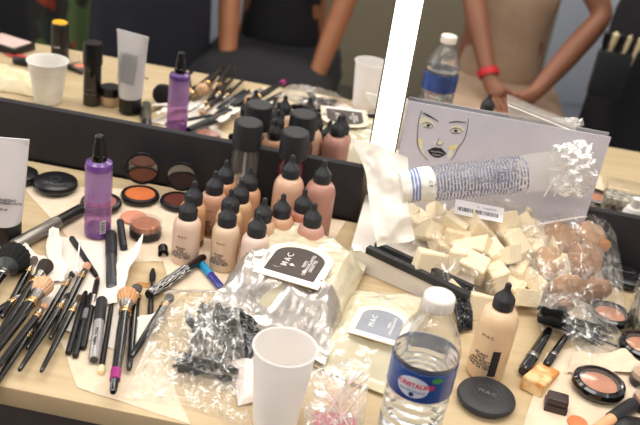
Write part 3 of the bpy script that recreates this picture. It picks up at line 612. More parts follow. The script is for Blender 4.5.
# ------------------------------------------------------------------ wipe packs
CREAM = mat('pack_cream', (206, 196, 166), .2, col2=(218, 209, 184), vs=12, coat=.9, bump=.25, bs=35)
FOIL = mat('pack_foil', (184, 178, 172), .3, metal=.7, bump=.4, bs=60)
def wipe_pack(c, H, label, seed, lab_px, gcol, txt, foil, k=1.0):
    c = [Vector(x) for x in c]; cen = sum(c, Vector())/4; cen.z = TZ
    t = T('wipes_pack', label, 'wipes pack', cen)
    pts = [x-cen for x in c]
    def prof(u, w):   # u along the length (crimps at 0 and 1)
        a = min(1, max(0, (u-.07)/.2))*min(1, max(0, (.93-u)/.16)); b = min(1, w/.14)*min(1, (1-w)/.14)
        sm = lambda x: x*x*(3-2*x)
        return sm(a)**.6*max(0, b)**.5
    M('pack_wrapper', pillow(pts, H, (72, 50), .0055 if not foil else .006, 22, seed, prof=prof, low=.003), CREAM, t)
    topz = sum(p_.z for p_ in pts)/4+H+.0105
    # foil crimp
    for (i0, i1, j0, j1, sgn) in ((0, 3, 1, 2, 1),) if foil else ():
        P = lambda u, w: pts[0]*(1-u)*(1-w)+pts[1]*u*(1-w)+pts[2]*u*w+pts[3]*(1-u)*w
        v, f = [], []; nu, nv = 22, 50
        for s in (0, 1):
            for i in range(nu+1):
                for j in range(nv+1):
                    u, w = -.03+.36*i/nu, j/nv; w2 = -.01+1.02*w
                    z = .005+H*prof(min(.99, max(0, u)), w)*1.03+.011*(crease((P(u, w)+Vector((seed, 0, 0))), 30)-.25)*(.5+.5*min(1, i/6))+.0007*math.sin(i*2.4)*(i < 6)
                    v.append(P(u, w2)+Vector((0, 0, max(.003, z)+.0016-s*.0008)))
        N = (nu+1)*(nv+1)
        for s in (0, 1):
            for i in range(nu):
                for j in range(nv): a = s*N+i*(nv+1)+j; f.append((a, a+nv+1, a+nv+2, a+1))
        M('foil_end', (v, f), FOIL, t, ang=50)
    # resealable flap with arched label
    x = (pts[1]+pts[2]-pts[0]-pts[3]).normalized(); z = Vector((0, 0, 1)); y = z.cross(x).normalized()
    L0 = at(*lab_px, topz)-cen
    q = Matrix((y*-1, x, z)).transposed().to_quaternion()      # label local x = across, y = along the pack
    def arch(w, h, r=1): 
        pt = [(-w/2, -h/2), (w/2, -h/2)]
        for k in range(13): a = PI*k/12; pt.append((w/2*math.cos(a), h/2-w*.36+w*.36*math.sin(a)))
        return pt
    fl = M('flap', xf(prism(arch(.074*k, .080*k), 0, .0012), (0, 0, 0)), mat('flap_cream', (226, 216, 196), .25, coat=.4), t, loc=L0, rot=q)
    M('label_arch', prism([(xx, yy) for xx, yy in arch(.057*k, .060*k)], .0012, .0017), gcol, fl)
    M('label_foot', xf(rbox(.057*k, .009*k, .0006, 0), (0, -.0345*k, .0012)), WHITEP, fl, smooth=False)
    qt = rz(PI/2)
    text('wordmark', 'M·A·C', .0105*k, PRINTW, fl, (-.011*k, .0, .0018), qt)
    text('label_print', txt, .0052*k, PRINTW, fl, (.014*k, 0, .0018), qt, line=.9)
    return t
wipe_pack([at(212, 304, .006), at(285, 222, .014), at(366, 266, .014), at(324, 366, .006)], .046, 'puffy cream wipe pack with silver foil end and dark brown arched label', 2, (297, 263), mat('label_dark', (64, 54, 50), .5), 'WIPES\nDEMAQUILLANTES\nLINGETTES', True, 1.28)
wipe_pack([at(314, 368, .004), at(354, 292, .004), at(438, 300, .004), at(398, 402, .004)], .030, 'cream wipe pack with a grey arched label behind the water bottle', 5, (381, 324), mat('label_grey', (138, 142, 152), .4), 'WIPES\nDEMAQUILLANTES', False)

# ------------------------------------------------------------------ front cup and water bottle
p = Vector((-.071, .793, TZ+.001)); t = T('plastic_cup', 'tall translucent white plastic cup at the near edge of the table', 'cup', p)
M('cup_wall', cup_geo(.0265, .0355, .107), film('cup_plastic', .88, .02, .3, dif=(255, 252, 250), bump=.02), t)
p = Vector((.085, .812, TZ+.001)); t = T('water_bottle', 'clear plastic water bottle with white cap and blue label', 'bottle', p, rz(face_cam(p)+PI/2))
PET = bpy.data.materials.new('pet_plastic'); PET.use_nodes = True; b = PET.node_tree.nodes['Principled BSDF']
PET = film('pet_clear', .08, .04, .04, tint=(248, 250, 252), bs=90, bump=.15, fk=1.0)
R = .0375; prof = [(0, .006), (R*.5, .004), (R*.75, 0), (R*.93, .003)]
zz = .003
for k in range(5):
    z = .012+k*.013; prof += [(R*.99, z), (R, z+.004), (R*.99, z+.008), (R*.93, z+.0105)]
prof += [(R*.985, .078), (R*.985, .125), (R, .130), (R*.99, .136), (R*.9, .148), (R*.7, .163), (R*.48, .174), (R*.40, .178), (R*.40, .184), (R*.43, .185), (R*.43, .187), (R*.36, .188), (R*.36, .194)]
M('bottle_shell', lathe(prof, 64), PET, t)
wp = [(0, .007)]+[(max(0, r_-.0009), z_+.001) for r_, z_ in prof if .002 < z_ <= .125 and r_ > .02 and z_ > .0025]+[(R*.975, .127), (0, .127)]
wm = bpy.data.materials.new('water'); wm.use_nodes = True; b = wm.node_tree.nodes['Principled BSDF']; b.inputs['Transmission Weight'].default_value = 1; b.inputs['Roughness'].default_value = .0; b.inputs['IOR'].default_value = 1.33; b.inputs['Base Color'].default_value = (.96, .98, 1, 1)
M('water', lathe(wp, 64), wm, t)
M('screw_cap', lathe([(0, .202), (R*.42, .202), (R*.462, .2), (R*.465, .1985), (R*.465, .187), (R*.45, .1862), (R*.36, .186)], 72, lambda a, z: 1+.012*(math.sin(a*36) > 0)*(z < .199)), mat('cap_white', (236, 226, 220), .45), t)
# wrap label
LB = mat('label_blue', (26, 52, 118), .3, col2=(44, 84, 158), vs=18, coat=.3)
M('wrap_label', lathe([(R*.995, .082), (R*1.012, .0822), (R*1.012, .120), (R*.995, .1202)], 64), LB, t)
def bent(poly2, r, z0, thick=.0002, phi=-PI/2):
    n = len(poly2); v = []
    for rr in (r, r+thick):
        for x, y in poly2: a = phi+x/r; v.append(Vector((rr*math.cos(a), rr*math.sin(a), z0+y)))
    return v, [tuple(range(n)), tuple(range(2*n-1, n-1, -1))]+[(i, (i+1) % n, n+(i+1) % n, n+i) for i in range(n)]
def bent_ell(rx, ry, r, z0, cx=0, cy=0, n=40, phi=-PI/2, thick=.0002):
    # fan of strips so that the patch follows the bottle
    v, f = [], []
    K = 16
    for i in range(K+1):
        x = -rx+2*rx*i/K; y = ry*math.sqrt(max(0.0004, 1-(x/rx)**2)); a = phi+(x+cx)/r
        for yy in (-y, y): 
            for rr in (r, r+thick): v.append(Vector((rr*math.cos(a), rr*math.sin(a), z0+cy+yy)))
    for i in range(K):
        o = i*4; f += [(o+1, o+3, o+7, o+5), (o, o+2, o+6, o+4), (o, o+1, o+5, o+4), (o+2, o+3, o+7, o+6)]
    return v, f
M('label_emblem', bent_ell(.019, .0135, R*1.013, .101, cx=-.006), mat('emblem_pale', (214, 218, 228), .4, col2=(190, 200, 222), vs=60), t)
M('label_leaf', bent_ell(.007, .0035, R*1.013, .114, cx=.020), mat('leaf_green', (60, 140, 76), .4), t)
text('label_wordmark', 'CRISTALINE', .0078, mat('wordmark_red', (196, 52, 70), .4), t, (0, 0, .104), bend=R*1.0195, phi=-PI/2-.08, bold=.0003)
text('label_print', 'EAU DE SOURCE', .004, mat('print_navy', (26, 40, 100), .4), t, (0, 0, .096), bend=R*1.0195, phi=-PI/2-.15)
M('label_dot', bent_ell(.003, .003, R*1.014, .0915, cx=-.006), MATS['print_navy'], t)

# ------------------------------------------------------------------ bag of cotton swabs
def cen_of(pts): c = sum(pts, Vector())/len(pts); return c
def bag(name, pts, H, label, seed, m=BAG, zipm=None, amp=.006, s=38, n=(44, 36), power=.5, up=Vector((0, 0, 1)), cat='bag', zipuv=None, lowamp=.001):
    c = cen_of(pts); 
    t = T(name, label, cat, c)
    lp = [x-c for x in pts]
    M('bag_film', pillow(lp, H, n, amp, s, seed, power=power, up=up, lowamp=lowamp), m, t, ang=60)
    if zipm:
        w0 = zipuv or .08; a = lp[0]*(1-w0)+lp[3]*w0; b = lp[1]*(1-w0)+lp[2]*w0
        K = 14; line = []
        for k in range(K+1):
            u = k/K; line.append(a*(1-u)+b*u+up*(H*.55*math.sin(PI*w0)**power*max(0, math.sin(PI*u))**.3+.002))
        M('zip_strip', tube(line, .0016, 6), zipm, t)
    return t
ZIP = mat('zip_white', (232, 226, 222), .4)
pts = [at(308, 372, .05), at(372, 356, .05), at(362, 440, .004), at(300, 440, .004)]
bag('swab_bag', pts, .016, 'small clear zip bag of cotton swabs between the cup and the water bottle', 11, SWBAG, amp=.004, n=(30, 30))
SW = mat('swab_stick', (226, 196, 188), .6); SWT = mat('swab_cotton', (240, 232, 226), .95)
sws = [((316, 374), (352, 424)), ((326, 372), (346, 422)), ((362, 372), (330, 402)), ((368, 376), (334, 410)), ((320, 384), (350, 428)), ((356, 372), (328, 412)), ((314, 392), (336, 426)), ((366, 386), (340, 420))]
for i, (a, b_) in enumerate(sws):
    fr = lambda y: .008+.044*max(0, (425-y)/60)
    A = at(*a, fr(a[1])+.004*(i % 3)); B = at(*b_, fr(b_[1])+.004*(i % 3)); L = (B-A).length
    t = T('cotton_swab', 'cotton swab with a pale pink stick inside the small clear zip bag', 'cotton swab', A, aim(A, B), 'cotton swabs in the small zip bag')
    M('swab_stick', lathe([(.0013, 0), (.0013, L)], 8), SW, t)
    M('cotton_tip', lathe([(0, -.003), (.002, -.001), (.0026, .004), (.0015, .011), (.0012, .012)], 12), SWT, t)
p = at(335, 420, .004); tag(M('pink_card', xf(rbox(.05, .03, .0012, .0003), (0, 0, 0)), mat('rose_card', (206, 96, 120), .6), loc=p+Vector((0, -.004, 0)), rot=rz(.2)), 'pink card at the foot of the cotton swab bag', 'card')
# sachet by the cup
pts = [at(232, 362, .012), at(256, 356, .012), at(262, 402, .003), at(238, 406, .003)]
tag(M('wipe_sachet', local(pillow(pts, .007, (20, 20), .002, 60, 5), cen_of(pts)), mat('sachet_pale', (226, 206, 198), .35, col2=(236, 224, 220), vs=60, coat=.3), loc=cen_of(pts)), 'small pale pink sachet tucked beside the white plastic cup', 'sachet')

# ------------------------------------------------------------------ clear bag of mascara wands, near side
pts = [at(166, 290, .045), at(234, 291, .045), at(252, 425, .002), at(122, 396, .002)]
bag('zip_bag', pts, .026, 'big clear zip bag of black wands lying over the brushes by the table edge', 21, BAG, film('zip_clear', .35, .05, .2), amp=.013, s=22, n=(60, 60), zipuv=.05)
WB = mat('wand_bristle', (20, 20, 22), .8, bump=1, bs=1200); 
def wand(A, B, r, label, grp, rod=BLACKG):
    L = (B-A).length; t = T('mascara_wand', label, 'mascara wand', A, aim(A, B), grp)
    M('wand_rod', lathe([(0, 0), (r*.5, .001), (r*.5, L*.66), (r*.3, L*.68), (r*.3, L*.70)], 10), rod, t)
    pr = [(r*.3, L*.675)]
    K = 18
    for k in range(K): 
        s = k/(K-1); e = (.8+.5*math.sin(PI*s)); pr += [(r*e*.98, L*(.68+.315*s)), (r*e*.5, L*(.68+.315*(s+.4/(K-1))))]
    pr.append((0, L)); M('wand_bristles', lathe(pr, 16, lambda a, z: 1+.18*math.sin(a*8+z*3000)), WB, t)
W1 = [((186, 362), (208, 306)), ((196, 372), (214, 308)), ((178, 352), (238, 372)), ((184, 366), (232, 380)), ((204, 370), (226, 318)), ((172, 358), (216, 366)),
      ((246, 352), (206, 318)), ((254, 346), (212, 316)), ((190, 346), (204, 304)), ((212, 372), (196, 322)), ((172, 366), (228, 356)), ((218, 366), (240, 322)), ((232, 366), (176, 364)), ((236, 372), (182, 358)), ((228, 360), (178, 370)), ((224, 376), (188, 370)), ((254, 350), (222, 312)), ((258, 356), (230, 322)), ((240, 358), (212, 326)), ((232, 360), (200, 314)), ((226, 352), (218, 304)), ((200, 356), (188, 312))]
for i, (a, b_) in enumerate(W1):
    wand(at(*a, .010+.003*(i % 4)), at(*b_, .014+.004*(i % 3)+(.012 if b_[1] < 330 else 0)), .0046, 'black disposable mascara wand in the big clear zip bag by the table edge', 'mascara wands in the big zip bag')
# black film-wrapped bundle next to it
pts = [at(212, 314, .014), at(242, 308, .012), at(272, 352, .010), at(244, 368, .010)]
tag(M('black_pouch', local(pillow(pts, .014, (30, 24), .010, 50, 9), cen_of(pts)), mat('black_vinyl', (18, 19, 24), .15, coat=.5), loc=cen_of(pts)), 'crumpled glossy black pouch between the zip bag and the foil wipe pack', 'pouch')

# ------------------------------------------------------------------ white box, eyeliner boxes
FL, FR, BL = at(351, 247, .035), at(474, 299, .035), at(368, 187, .035); BR = FR+BL-FL
c = (FL+BR)/2; c.z = TZ+.001
base = [Vector((p.x, p.y, z))-c+Vector((0, 0, 0)) for z in (TZ+.001, TZ+.035) for p in (FL, FR, BR, BL)]
t = T('cardboard_box', 'low white cardboard box under the wedge sponge bag', 'box', c)
M('box_body', (base, [(3, 2, 1, 0), (4, 5, 6, 7), (0, 1, 5, 4), (1, 2, 6, 5), (2, 3, 7, 6), (3, 0, 4, 7)]), mat('box_white', (222, 214, 208), .7, col2=(228, 220, 214)), t, smooth=False)
ex = (FR-FL).normalized()
def slim_box(p0, p1, h, w, label, grey):
    a, b = at(*p0, h), at(*p1, h); L = (b-a).length; mid = (a+b)/2; ang = math.atan2(b.y-a.y, b.x-a.x)
    t = T('eyeliner_box', label, 'box', mid, rz(ang), 'slim black eyeliner boxes on the white box')
    M('box_sleeve', rbox(L, w, w, .0006), BLACKM, t)
    M('box_end', xf(rbox(.0015, w*.9, w*.9, 0), (-L/2-.0008, 0, w*.05)), grey, t, smooth=False)
    text('box_print', 'PENCIL  CRAYON  EYELINER', w*.42, PRINTG, t, (-.01, 0, w+.0001), ext=.0001)
    return t
slim_box((367, 252), (468, 300), .036, .011, 'slim black eyeliner box along the front edge of the white box', WHITEP)
slim_box((376, 247), (472, 291), .036, .009, 'slim black eyeliner box lying just behind the front one', GUN)
pts = [at(452, 292, .035), at(470, 288, .040), at(474, 330, .004), at(456, 336, .004)]
tag(M('black_pouch', local(pillow(pts, .012, (24, 30), .008, 60, 14), cen_of(pts)), MATS['black_vinyl'], loc=cen_of(pts)), 'small crumpled black wrapper hanging off the corner of the white box', 'wrapper')
p = at(352, 247, .04); tag(M('paper_tab', xf(rbox(.014, .012, .0008, 0), (0, 0, 0), Quaternion((1, 0, 0), .3)), WHITEP, loc=at(357, 248, .037), rot=rz(.4), smooth=False), 'tiny white paper tab at the corner of the white box', 'paper')

# ------------------------------------------------------------------ wedge sponges in their bag
SPG = mat('sponge_cream', (238, 222, 190), .9, col2=(244, 230, 202), vs=80, bump=.3, bs=500)
def wedge(l=.042, w=.030, h=.022):
    v = [Vector(p) for p in ((-l/2, -w/2, 0), (l/2, -w/2, 0), (l/2, w/2, 0), (-l/2, w/2, 0), (-l/2, -w/2, h), (-l/2, w/2, h), (l/2, -w/2, h*.25), (l/2, w/2, h*.25))]
    bm = bmesh.new(); vs = [bm.verts.new(p) for p in v]
    for q in ((3, 2, 1, 0), (4, 6, 7, 5), (0, 1, 6, 4), (2, 3, 5, 7), (1, 2, 7, 6), (3, 0, 4, 5)): bm.faces.new([vs[i] for i in q])
    bmesh.ops.bevel(bm, geom=list(bm.edges), offset=.0012, segments=2, affect='EDGES'); bm.verts.index_update()
    g = ([x.co.copy() for x in bm.verts], [tuple(y.index for y in q.verts) for q in bm.faces]); bm.free(); return g
WG = wedge(); proto = None
def sponge(px, h, e, sc_=1.0):
    global proto
    p = at(px[0], px[1], h)
    q = Quaternion((0, 0, 1), e[2]) @ Quaternion((0, 1, 0), e[1]) @ Quaternion((1, 0, 0), e[0])
    if proto is None:
        proto = M('wedge_sponge', WG, SPG, loc=p, rot=q, ang=25); o = proto
        tag(o, 'cream wedge sponge heaped in the thin clear bag on the white box', 'sponge', 'wedge sponges in the thin clear bag')
    else: o = proto.copy(); COL.objects.link(o); o.location = p; o.rotation_quaternion = q
    o.scale = (sc_*1.3,)*3
SP = [((412, 232), .045, (0, 1.3, .6)), ((445, 240), .055, (0, 1.5, -.2)), ((463, 243), .055, (1.2, .3, .9)), ((430, 262), .045, (1.4, .2, .2)), ((452, 262), .045, (0, 1.4, -.3)),
      ((485, 262), .045, (.4, 1.2, .9)), ((505, 245), .06, (.9, .4, 1.8)), ((480, 232), .07, (.2, .3, .4)), ((455, 225), .075, (.3, -.2, 1.2)), ((500, 225), .075, (-.3, .2, 2.1)),
      ((520, 250), .05, (1.3, .2, .5)), ((490, 285), .028, (0, 1.2, .4)), ((515, 275), .03, (1.4, 0, .9)), ((530, 262), .035, (.2, 1.3, 2.0)), ((540, 240), .05, (.4, .2, .2)),
      ((470, 275), .04, (.2, .9, 1.4)), ((500, 262), .05, (.2, .4, 2.6)), ((535, 285), .02, (.3, .2, 1.0)), ((520, 300), .012, (.1, .2, 1.9)), ((478, 305), .012, (1.3, .2, .2)), ((545, 268), .03, (1.2, .3, 2.2)),
      ((425, 240), .05, (.4, .5, 2.2)), ((438, 222), .06, (.6, .4, .3)), ((520, 230), .062, (.7, .4, 1.3)), ((462, 300), .01, (.2, .2, .7)), ((505, 300), .01, (.1, 1.3, 1.2)), ((555, 255), .035, (.3, .4, .2)), ((405, 220), .05, (.2, .6, 1.2)), ((470, 252), .06, (.7, .2, 2.7)), ((443, 250), .04, (.3, .2, .4)), ((530, 215), .06, (.2, .1, .5))]
for s in SP: sponge(*s)
pts = [at(372, 250, .036), at(478, 318, .002), at(562, 290, .010), at(545, 205, .03), ]
pts = [at(368, 205, .040), at(545, 196, .030), at(566, 300, .004), at(450, 322, .004)]
tbag = bag('sponge_bag', pts, .072, 'thin clear bag heaped with cream wedge sponges on the white box', 31, BAGT, amp=.016, s=24, n=(60, 50), power=.35)
p = at(479, 211, .105); st = M('barcode_sticker', rbox(.076, .027, .0006, 0), mat('sticker_white', (226, 222, 226), .5), tbag, smooth=False)
st.location = p-tbag.location; st.rotation_mode = 'QUATERNION'; st.rotation_quaternion = rz(-.02) @ Quaternion((1, 0, 0), .55)
bars = []; x = -.033; random.seed(3)
while x < .029:
    w = random.choice((.0006, .001, .0016)); bars.append(xf(rbox(w, .007, .0002, 0), (x+w/2, -.003, .0007))); x += w+random.choice((.0006, .001, .0014))
M('barcode_lines', join(*bars), PRINT, st, smooth=False); text('sticker_print', '1', .006, PRINT, st, (-.002, .006, .0008)); text('sticker_print', '3 245678 901', .004, PRINTG, st, (.016, .006, .0008))

# ------------------------------------------------------------------ cotton pad sleeve lying on top with white sheet
sm = bpy.data.materials.new('printed_sleeve'); sm.use_nodes = True; nt = sm.node_tree; nt.nodes.clear()
o_ = nt.nodes.new('ShaderNodeOutputMaterial'); pb = nt.nodes.new('ShaderNodeBsdfPrincipled'); pb.inputs['Roughness'].default_value = .25
tr = nt.nodes.new('ShaderNodeBsdfTransparent'); mx = nt.nodes.new('ShaderNodeMixShader')
tc = nt.nodes.new('ShaderNodeTexCoord'); sx = nt.nodes.new('ShaderNodeSeparateXYZ'); nt.links.new(tc.outputs['Object'], sx.inputs[0])
def mth(op, a, b=None):
    n = nt.nodes.new('ShaderNodeMath'); n.operation = op
    for i, s in enumerate((a, b)):
        if s is None: continue
        if isinstance(s, (int, float)): n.inputs[i].default_value = s
        else: nt.links.new(s, n.inputs[i])
    return n.outputs[0]
Z = sx.outputs['Z']; Y = sx.outputs['Y']; X = sx.outputs['X']
lines = mth('GREATER_THAN', mth('SINE', mth('MULTIPLY', Z, 2*PI/.0052)), -.1)
mpn = nt.nodes.new('ShaderNodeMapping'); mpn.inputs['Scale'].default_value = (420, 420, 110); nt.links.new(tc.outputs['Object'], mpn.inputs[0])
ns = nt.nodes.new('ShaderNodeTexNoise'); ns.inputs['Scale'].default_value = 1; nt.links.new(mpn.outputs[0], ns.inputs[0])
lines = mth('MULTIPLY', lines, mth('GREATER_THAN', ns.outputs['Fac'], .44))
zone = mth('MULTIPLY', mth('GREATER_THAN', Z, .052), mth('LESS_THAN', Z, .195))
lines = mth('MULTIPLY', mth('MULTIPLY', lines, zone), 1.0)
blue = mth('MULTIPLY', mth('GREATER_THAN', Z, .014), mth('LESS_THAN', Z, .028))
bl2 = mth('MULTIPLY', blue, mth('GREATER_THAN', mth('SINE', mth('MULTIPLY', Z, 2*PI/.0050)), -.55))
m1 = nt.nodes.new('ShaderNodeMix'); m1.data_type = 'RGBA'; m1.inputs[6].default_value = lin((238, 234, 226)); m1.inputs[7].default_value = lin((104, 108, 138)); nt.links.new(lines, m1.inputs[0])
m2 = nt.nodes.new('ShaderNodeMix'); m2.data_type = 'RGBA'; m2.inputs[7].default_value = lin((120, 136, 186)); nt.links.new(m1.outputs[2], m2.inputs[6]); nt.links.new(bl2, m2.inputs[0])
nt.links.new(m2.outputs[2], pb.inputs['Base Color'])
fac = mth('MAXIMUM', mth('MAXIMUM', mth('MULTIPLY', lines, .85), bl2), .16)
# the first stretch is packed with cotton pads: fuller white
fac = mth('MAXIMUM', fac, mth('MULTIPLY', mth('LESS_THAN', Z, .05), .9))
nt.links.new(fac, mx.inputs[0]); nt.links.new(tr.outputs[0], mx.inputs[1]); nt.links.new(pb.outputs[0], mx.inputs[2]); nt.links.new(mx.outputs[0], o_.inputs[0])
A = at(399, 187, .140); B = at(583, 168, .188); L = (B-A).length
t = T('cotton_pad_sleeve', 'printed clear plastic sleeve of cotton pads lying over the sponge bag', 'sleeve', A, aim(A, B))
K, n = 90, 40; v, f = [], []
for i in range(K+1):
    s = i/K; z = L*s; r = .0245+.003*math.sin(s*5)+.011*max(0, s-.45)/.55
    for k in range(n):
        a = 2*PI*k/n; q = Vector((math.cos(a)*r, math.sin(a)*r, z)); d = (crease(q+Vector((4, 0, 0)), 45)-.5)*(.003+.006*max(0, s-.3))
        fl = 1-.15*max(0, s-.25); v.append(Vector((q.x*(1+d/r), q.y*fl*(1+d/r), z+.004*noise.noise(q*60)*(s > .95))))
for i in range(K):
    for k in range(n): k2 = (k+1) % n; f.append((i*n+k, i*n+k2, (i+1)*n+k2, (i+1)*n+k))
f.append(tuple(range(n)))
M('sleeve_film', (v, f), sm, t, ang=60)
# gathered end
v2, f2 = [], []
for i in range(10):
    for k in range(n):
        a = 2*PI*k/n; r = .0365+.0045*math.sin(k*2.5+i*.7)+.0006*i; v2.append(Vector((r*math.cos(a), r*.85*math.sin(a), L-.042+i*.0052+.003*math.sin(k*1.7))))
for i in range(9):
    for k in range(n): k2 = (k+1) % n; f2.append((i*n+k, i*n+k2, (i+1)*n+k2, (i+1)*n+k))
M('crinkled_end', (v2, f2), film('crinkle_film', .3, .16, .12, bs=120, bump=.8, wr=.35, ws=(90, 90, 30)), t, ang=60)
M('draw_cord', join(tube([Vector((.012, .020, L-.03)), Vector((.02, .030, L-.034)), Vector((.03, .034, L-.040)), Vector((.046, .034, L-.05))], .0009, 6), tube([Vector((.012, .020, L-.018)), Vector((.022, .030, L-.024)), Vector((.034, .034, L-.026)), Vector((.048, .034, L-.034))], .0009, 6)), WHITEP, t)
ctr = Vector((0, 0, 0))
# small marks near the blue band
up = t.rotation_quaternion.inverted() @ (CAM-A).normalized(); up.z = 0; up.normalize(); ph = math.atan2(up.y, up.x)
for zc, s_, sz in ((.042, 'C E', .007), (.050, 'x x', .006)):
    tx = text('sleeve_mark', s_, sz, mat('mark_blue', (60, 70, 120), .5), t)
    xa = Vector((-math.sin(ph), math.cos(ph), 0)); nrm = Vector((math.cos(ph), math.sin(ph), 0))
    tx.rotation_mode = 'QUATERNION'; tx.rotation_quaternion = Matrix((xa, nrm.cross(xa), nrm)).transposed().to_quaternion(); tx.location = nrm*.0275+Vector((0, 0, zc))
# pads at its open end
for k in range(12):
    g = M('cotton_pad', lathe([(0, 0), (.019, 0), (.0215, .0012), (.0215, .0022), (.019, .0034), (0, .0034)], 32), TISSUE)
    g.parent = None; g.location = A+(B-A).normalized()*(.004+k*.0042); g.rotation_mode = 'QUATERNION'; g.rotation_quaternion = aim(A, B)
    tag(g, 'round white cotton pad stacked in the open end of the printed sleeve', 'cotton pad', 'cotton pads in the printed sleeve')
# tall white cloth
pts = [at(355, 137, .190), at(407, 158, .186), at(414, 240, .074), at(376, 247, .060)]
v, f = sheet(pts, (30, 40), .007, 22, .0012, 4, up=Vector((.4, -.8, .3)).normalized()); c = cen_of(pts)
tag(M('white_cloth', local((v, f), c), mat('cloth_white', (232, 226, 216), .8, col2=(250, 246, 238), sss=.0), loc=c, ang=60), 'tall folded white cloth standing in front of the light strip', 'cloth')

# ------------------------------------------------------------------ zip bag of powder puffs
pts = [at(520, 222, .085), at(609, 207, .085), at(632, 330, .004), at(540, 335, .004)]
bag('zip_bag', pts, .030, 'upright clear zip bag of brown powder puffs at the corner of the face chart', 41, BAG, ZIP, amp=.009, s=30, n=(54, 54), zipuv=.10)
PUFFS = [((561, 238), .062, .031, (186, 146, 112)), ((590, 236), .064, .026, (196, 156, 124)), ((550, 262), .046, .026, (200, 162, 126)), ((583, 262), .046, .031, (176, 136, 106)), ((603, 246), .056, .013, (188, 128, 76)),
         ((566, 288), .030, .027, (190, 150, 116)), ((594, 290), .028, .027, (170, 130, 102)), ((562, 306), .018, .018, (156, 120, 98)), ((599, 219), .080, .010, (206, 156, 124))]
for i, (px, h, r, c) in enumerate(PUFFS):
    p = at(*px, h); g = lathe([(0, -r*.5), (r*.6, -r*.46), (r*.92, -r*.2), (r, 0), (r*.92, r*.22), (r*.6, r*.46), (0, r*.5)], 40, lambda a, z: 1+.06*math.sin(a*3+z*90)+.03*math.sin(a*7+i))
    pf = M('powder_puff', g, mat('puff_%d_%d_%d' % c, c, .95, col2=tuple(int(x*.88) for x in c), vs=50, bump=.4, bs=200), loc=p, rot=Quaternion((1, .3, 0), .5+.25*i))
    tag(pf, ['large tan puff under the zip line of the clear puff bag', 'light brown puff beside the topmost tan puff', 'wide sandy puff against the sponge side of the puff bag', 'brown puff in the middle of the puff bag', 'small orange brown puff showing at the bag edge by the mirror rail',
             'tan puff below the middle of the puff bag', 'dark tan puff at the bottom of the bag near the blush compact', 'small dull brown puff just above the black wand heads', 'smallest salmon puff touching the zip line'][i], 'powder puff')

# ------------------------------------------------------------------ bunch of mascara wands in a thin bag (right)
pts = [at(536, 300, .022), at(566, 292, .030), at(632, 345, .004), at(590, 372, .004)]
bag('wand_bag', pts, .022, 'thin clear bag wrapped round a bunch of black wand heads beside the blush compacts', 51, BAG, amp=.008, s=36, n=(40, 40))
random.seed(12)
for i in range(20):
    hx, hy = 546+random.uniform(-9, 16), 310+random.uniform(-8, 12)
    ex_, ey = 604+random.uniform(-14, 14), 336+random.uniform(-10, 10)
    A = at(ex_, ey, .010+random.uniform(0, .008)); Bq = at(hx, hy, .014+random.uniform(0, .02))
    wand(A, Bq, .0046, 'black mascara wand bunched in the thin clear bag beside the blush compacts', 'mascara wands bunched in the thin bag')
for a, b_, r, lb in (((523, 372), (549, 330), .0085, 'glossy black brush handle lying beside the large beige bottle'), ((546, 366), (566, 336), .0062, 'black applicator handle with a silver band behind the orange wedge sponge')):
    t, L = stick('lip_brush', 'brush', a, b_, r, [('handle_grip', [(0, 0), (.8, .01), (1, .08), (.8, .9), (.6, 1), (0, 1)], BLACKG)], lb, h0=r+.001, h1=r+.006)
    M('metal_band', lathe([(r*.98, L*.3), (r*1.03, L*.31), (r*1.02, L*.38), (r*.95, L*.39)], 22), SILVER, t)

# wedge sponge used, sharpener, concealer
om = bpy.data.materials.new('used_sponge'); om.use_nodes = True; nt = om.node_tree; b = nt.nodes['Principled BSDF']; b.inputs['Roughness'].default_value = .9
tc = nt.nodes.new('ShaderNodeTexCoord'); n_ = nt.nodes.new('ShaderNodeTexNoise'); n_.inputs['Scale'].default_value = 45; cr = nt.nodes.new('ShaderNodeValToRGB')
cr.color_ramp.elements[0].position = .4; cr.color_ramp.elements[0].color = lin((238, 208, 156)); cr.color_ramp.elements[1].position = .62; cr.color_ramp.elements[1].color = lin((212, 146, 76))
nt.links.new(tc.outputs['Object'], n_.inputs[0]); nt.links.new(n_.outputs['Fac'], cr.inputs[0]); nt.links.new(cr.outputs[0], b.inputs['Base Color'])
a_, b_ = at(526, 398, 0), at(552, 366, 0); mid = (a_+b_)/2; mid.z = TZ+.001
tag(M('wedge_sponge', wedge(.070, .030, .020), om, loc=mid, rot=rz(math.atan2(b_.y-a_.y, b_.x-a_.x)), ang=25), 'single used wedge sponge stained orange, lying near the brown sharpener', 'sponge')
p = at(555, 412, 0); t = T('pencil_sharpener', 'dark brown cube pencil sharpener at the near edge', 'sharpener', p+Vector((0, .006, .001)), rz(-.12))
BR_ = mat('brown_plastic', (54, 40, 40), .4)
M('sharpener_body', rbox(.029, .022, .010, .0015), BR_, t); M('sharpener_top', xf(rbox(.027, .020, .010, .003), (0, 0, .0103)), BR_, t)
stick('concealer_stick', 'concealer', (588, 436), (634, 404), .0088, [('stick_body', [(0, 0), (.9, .01), (.95, .45), (.95, .5)], mat('conceal_peach', (226, 166, 124), .35)), ('stick_cap', [(.9, .5), (1.1, .5), (1.1, .97), (.95, 1), (0, 1)], BLACKM)], 'peach concealer stick with a matt black cap below the blush compact')
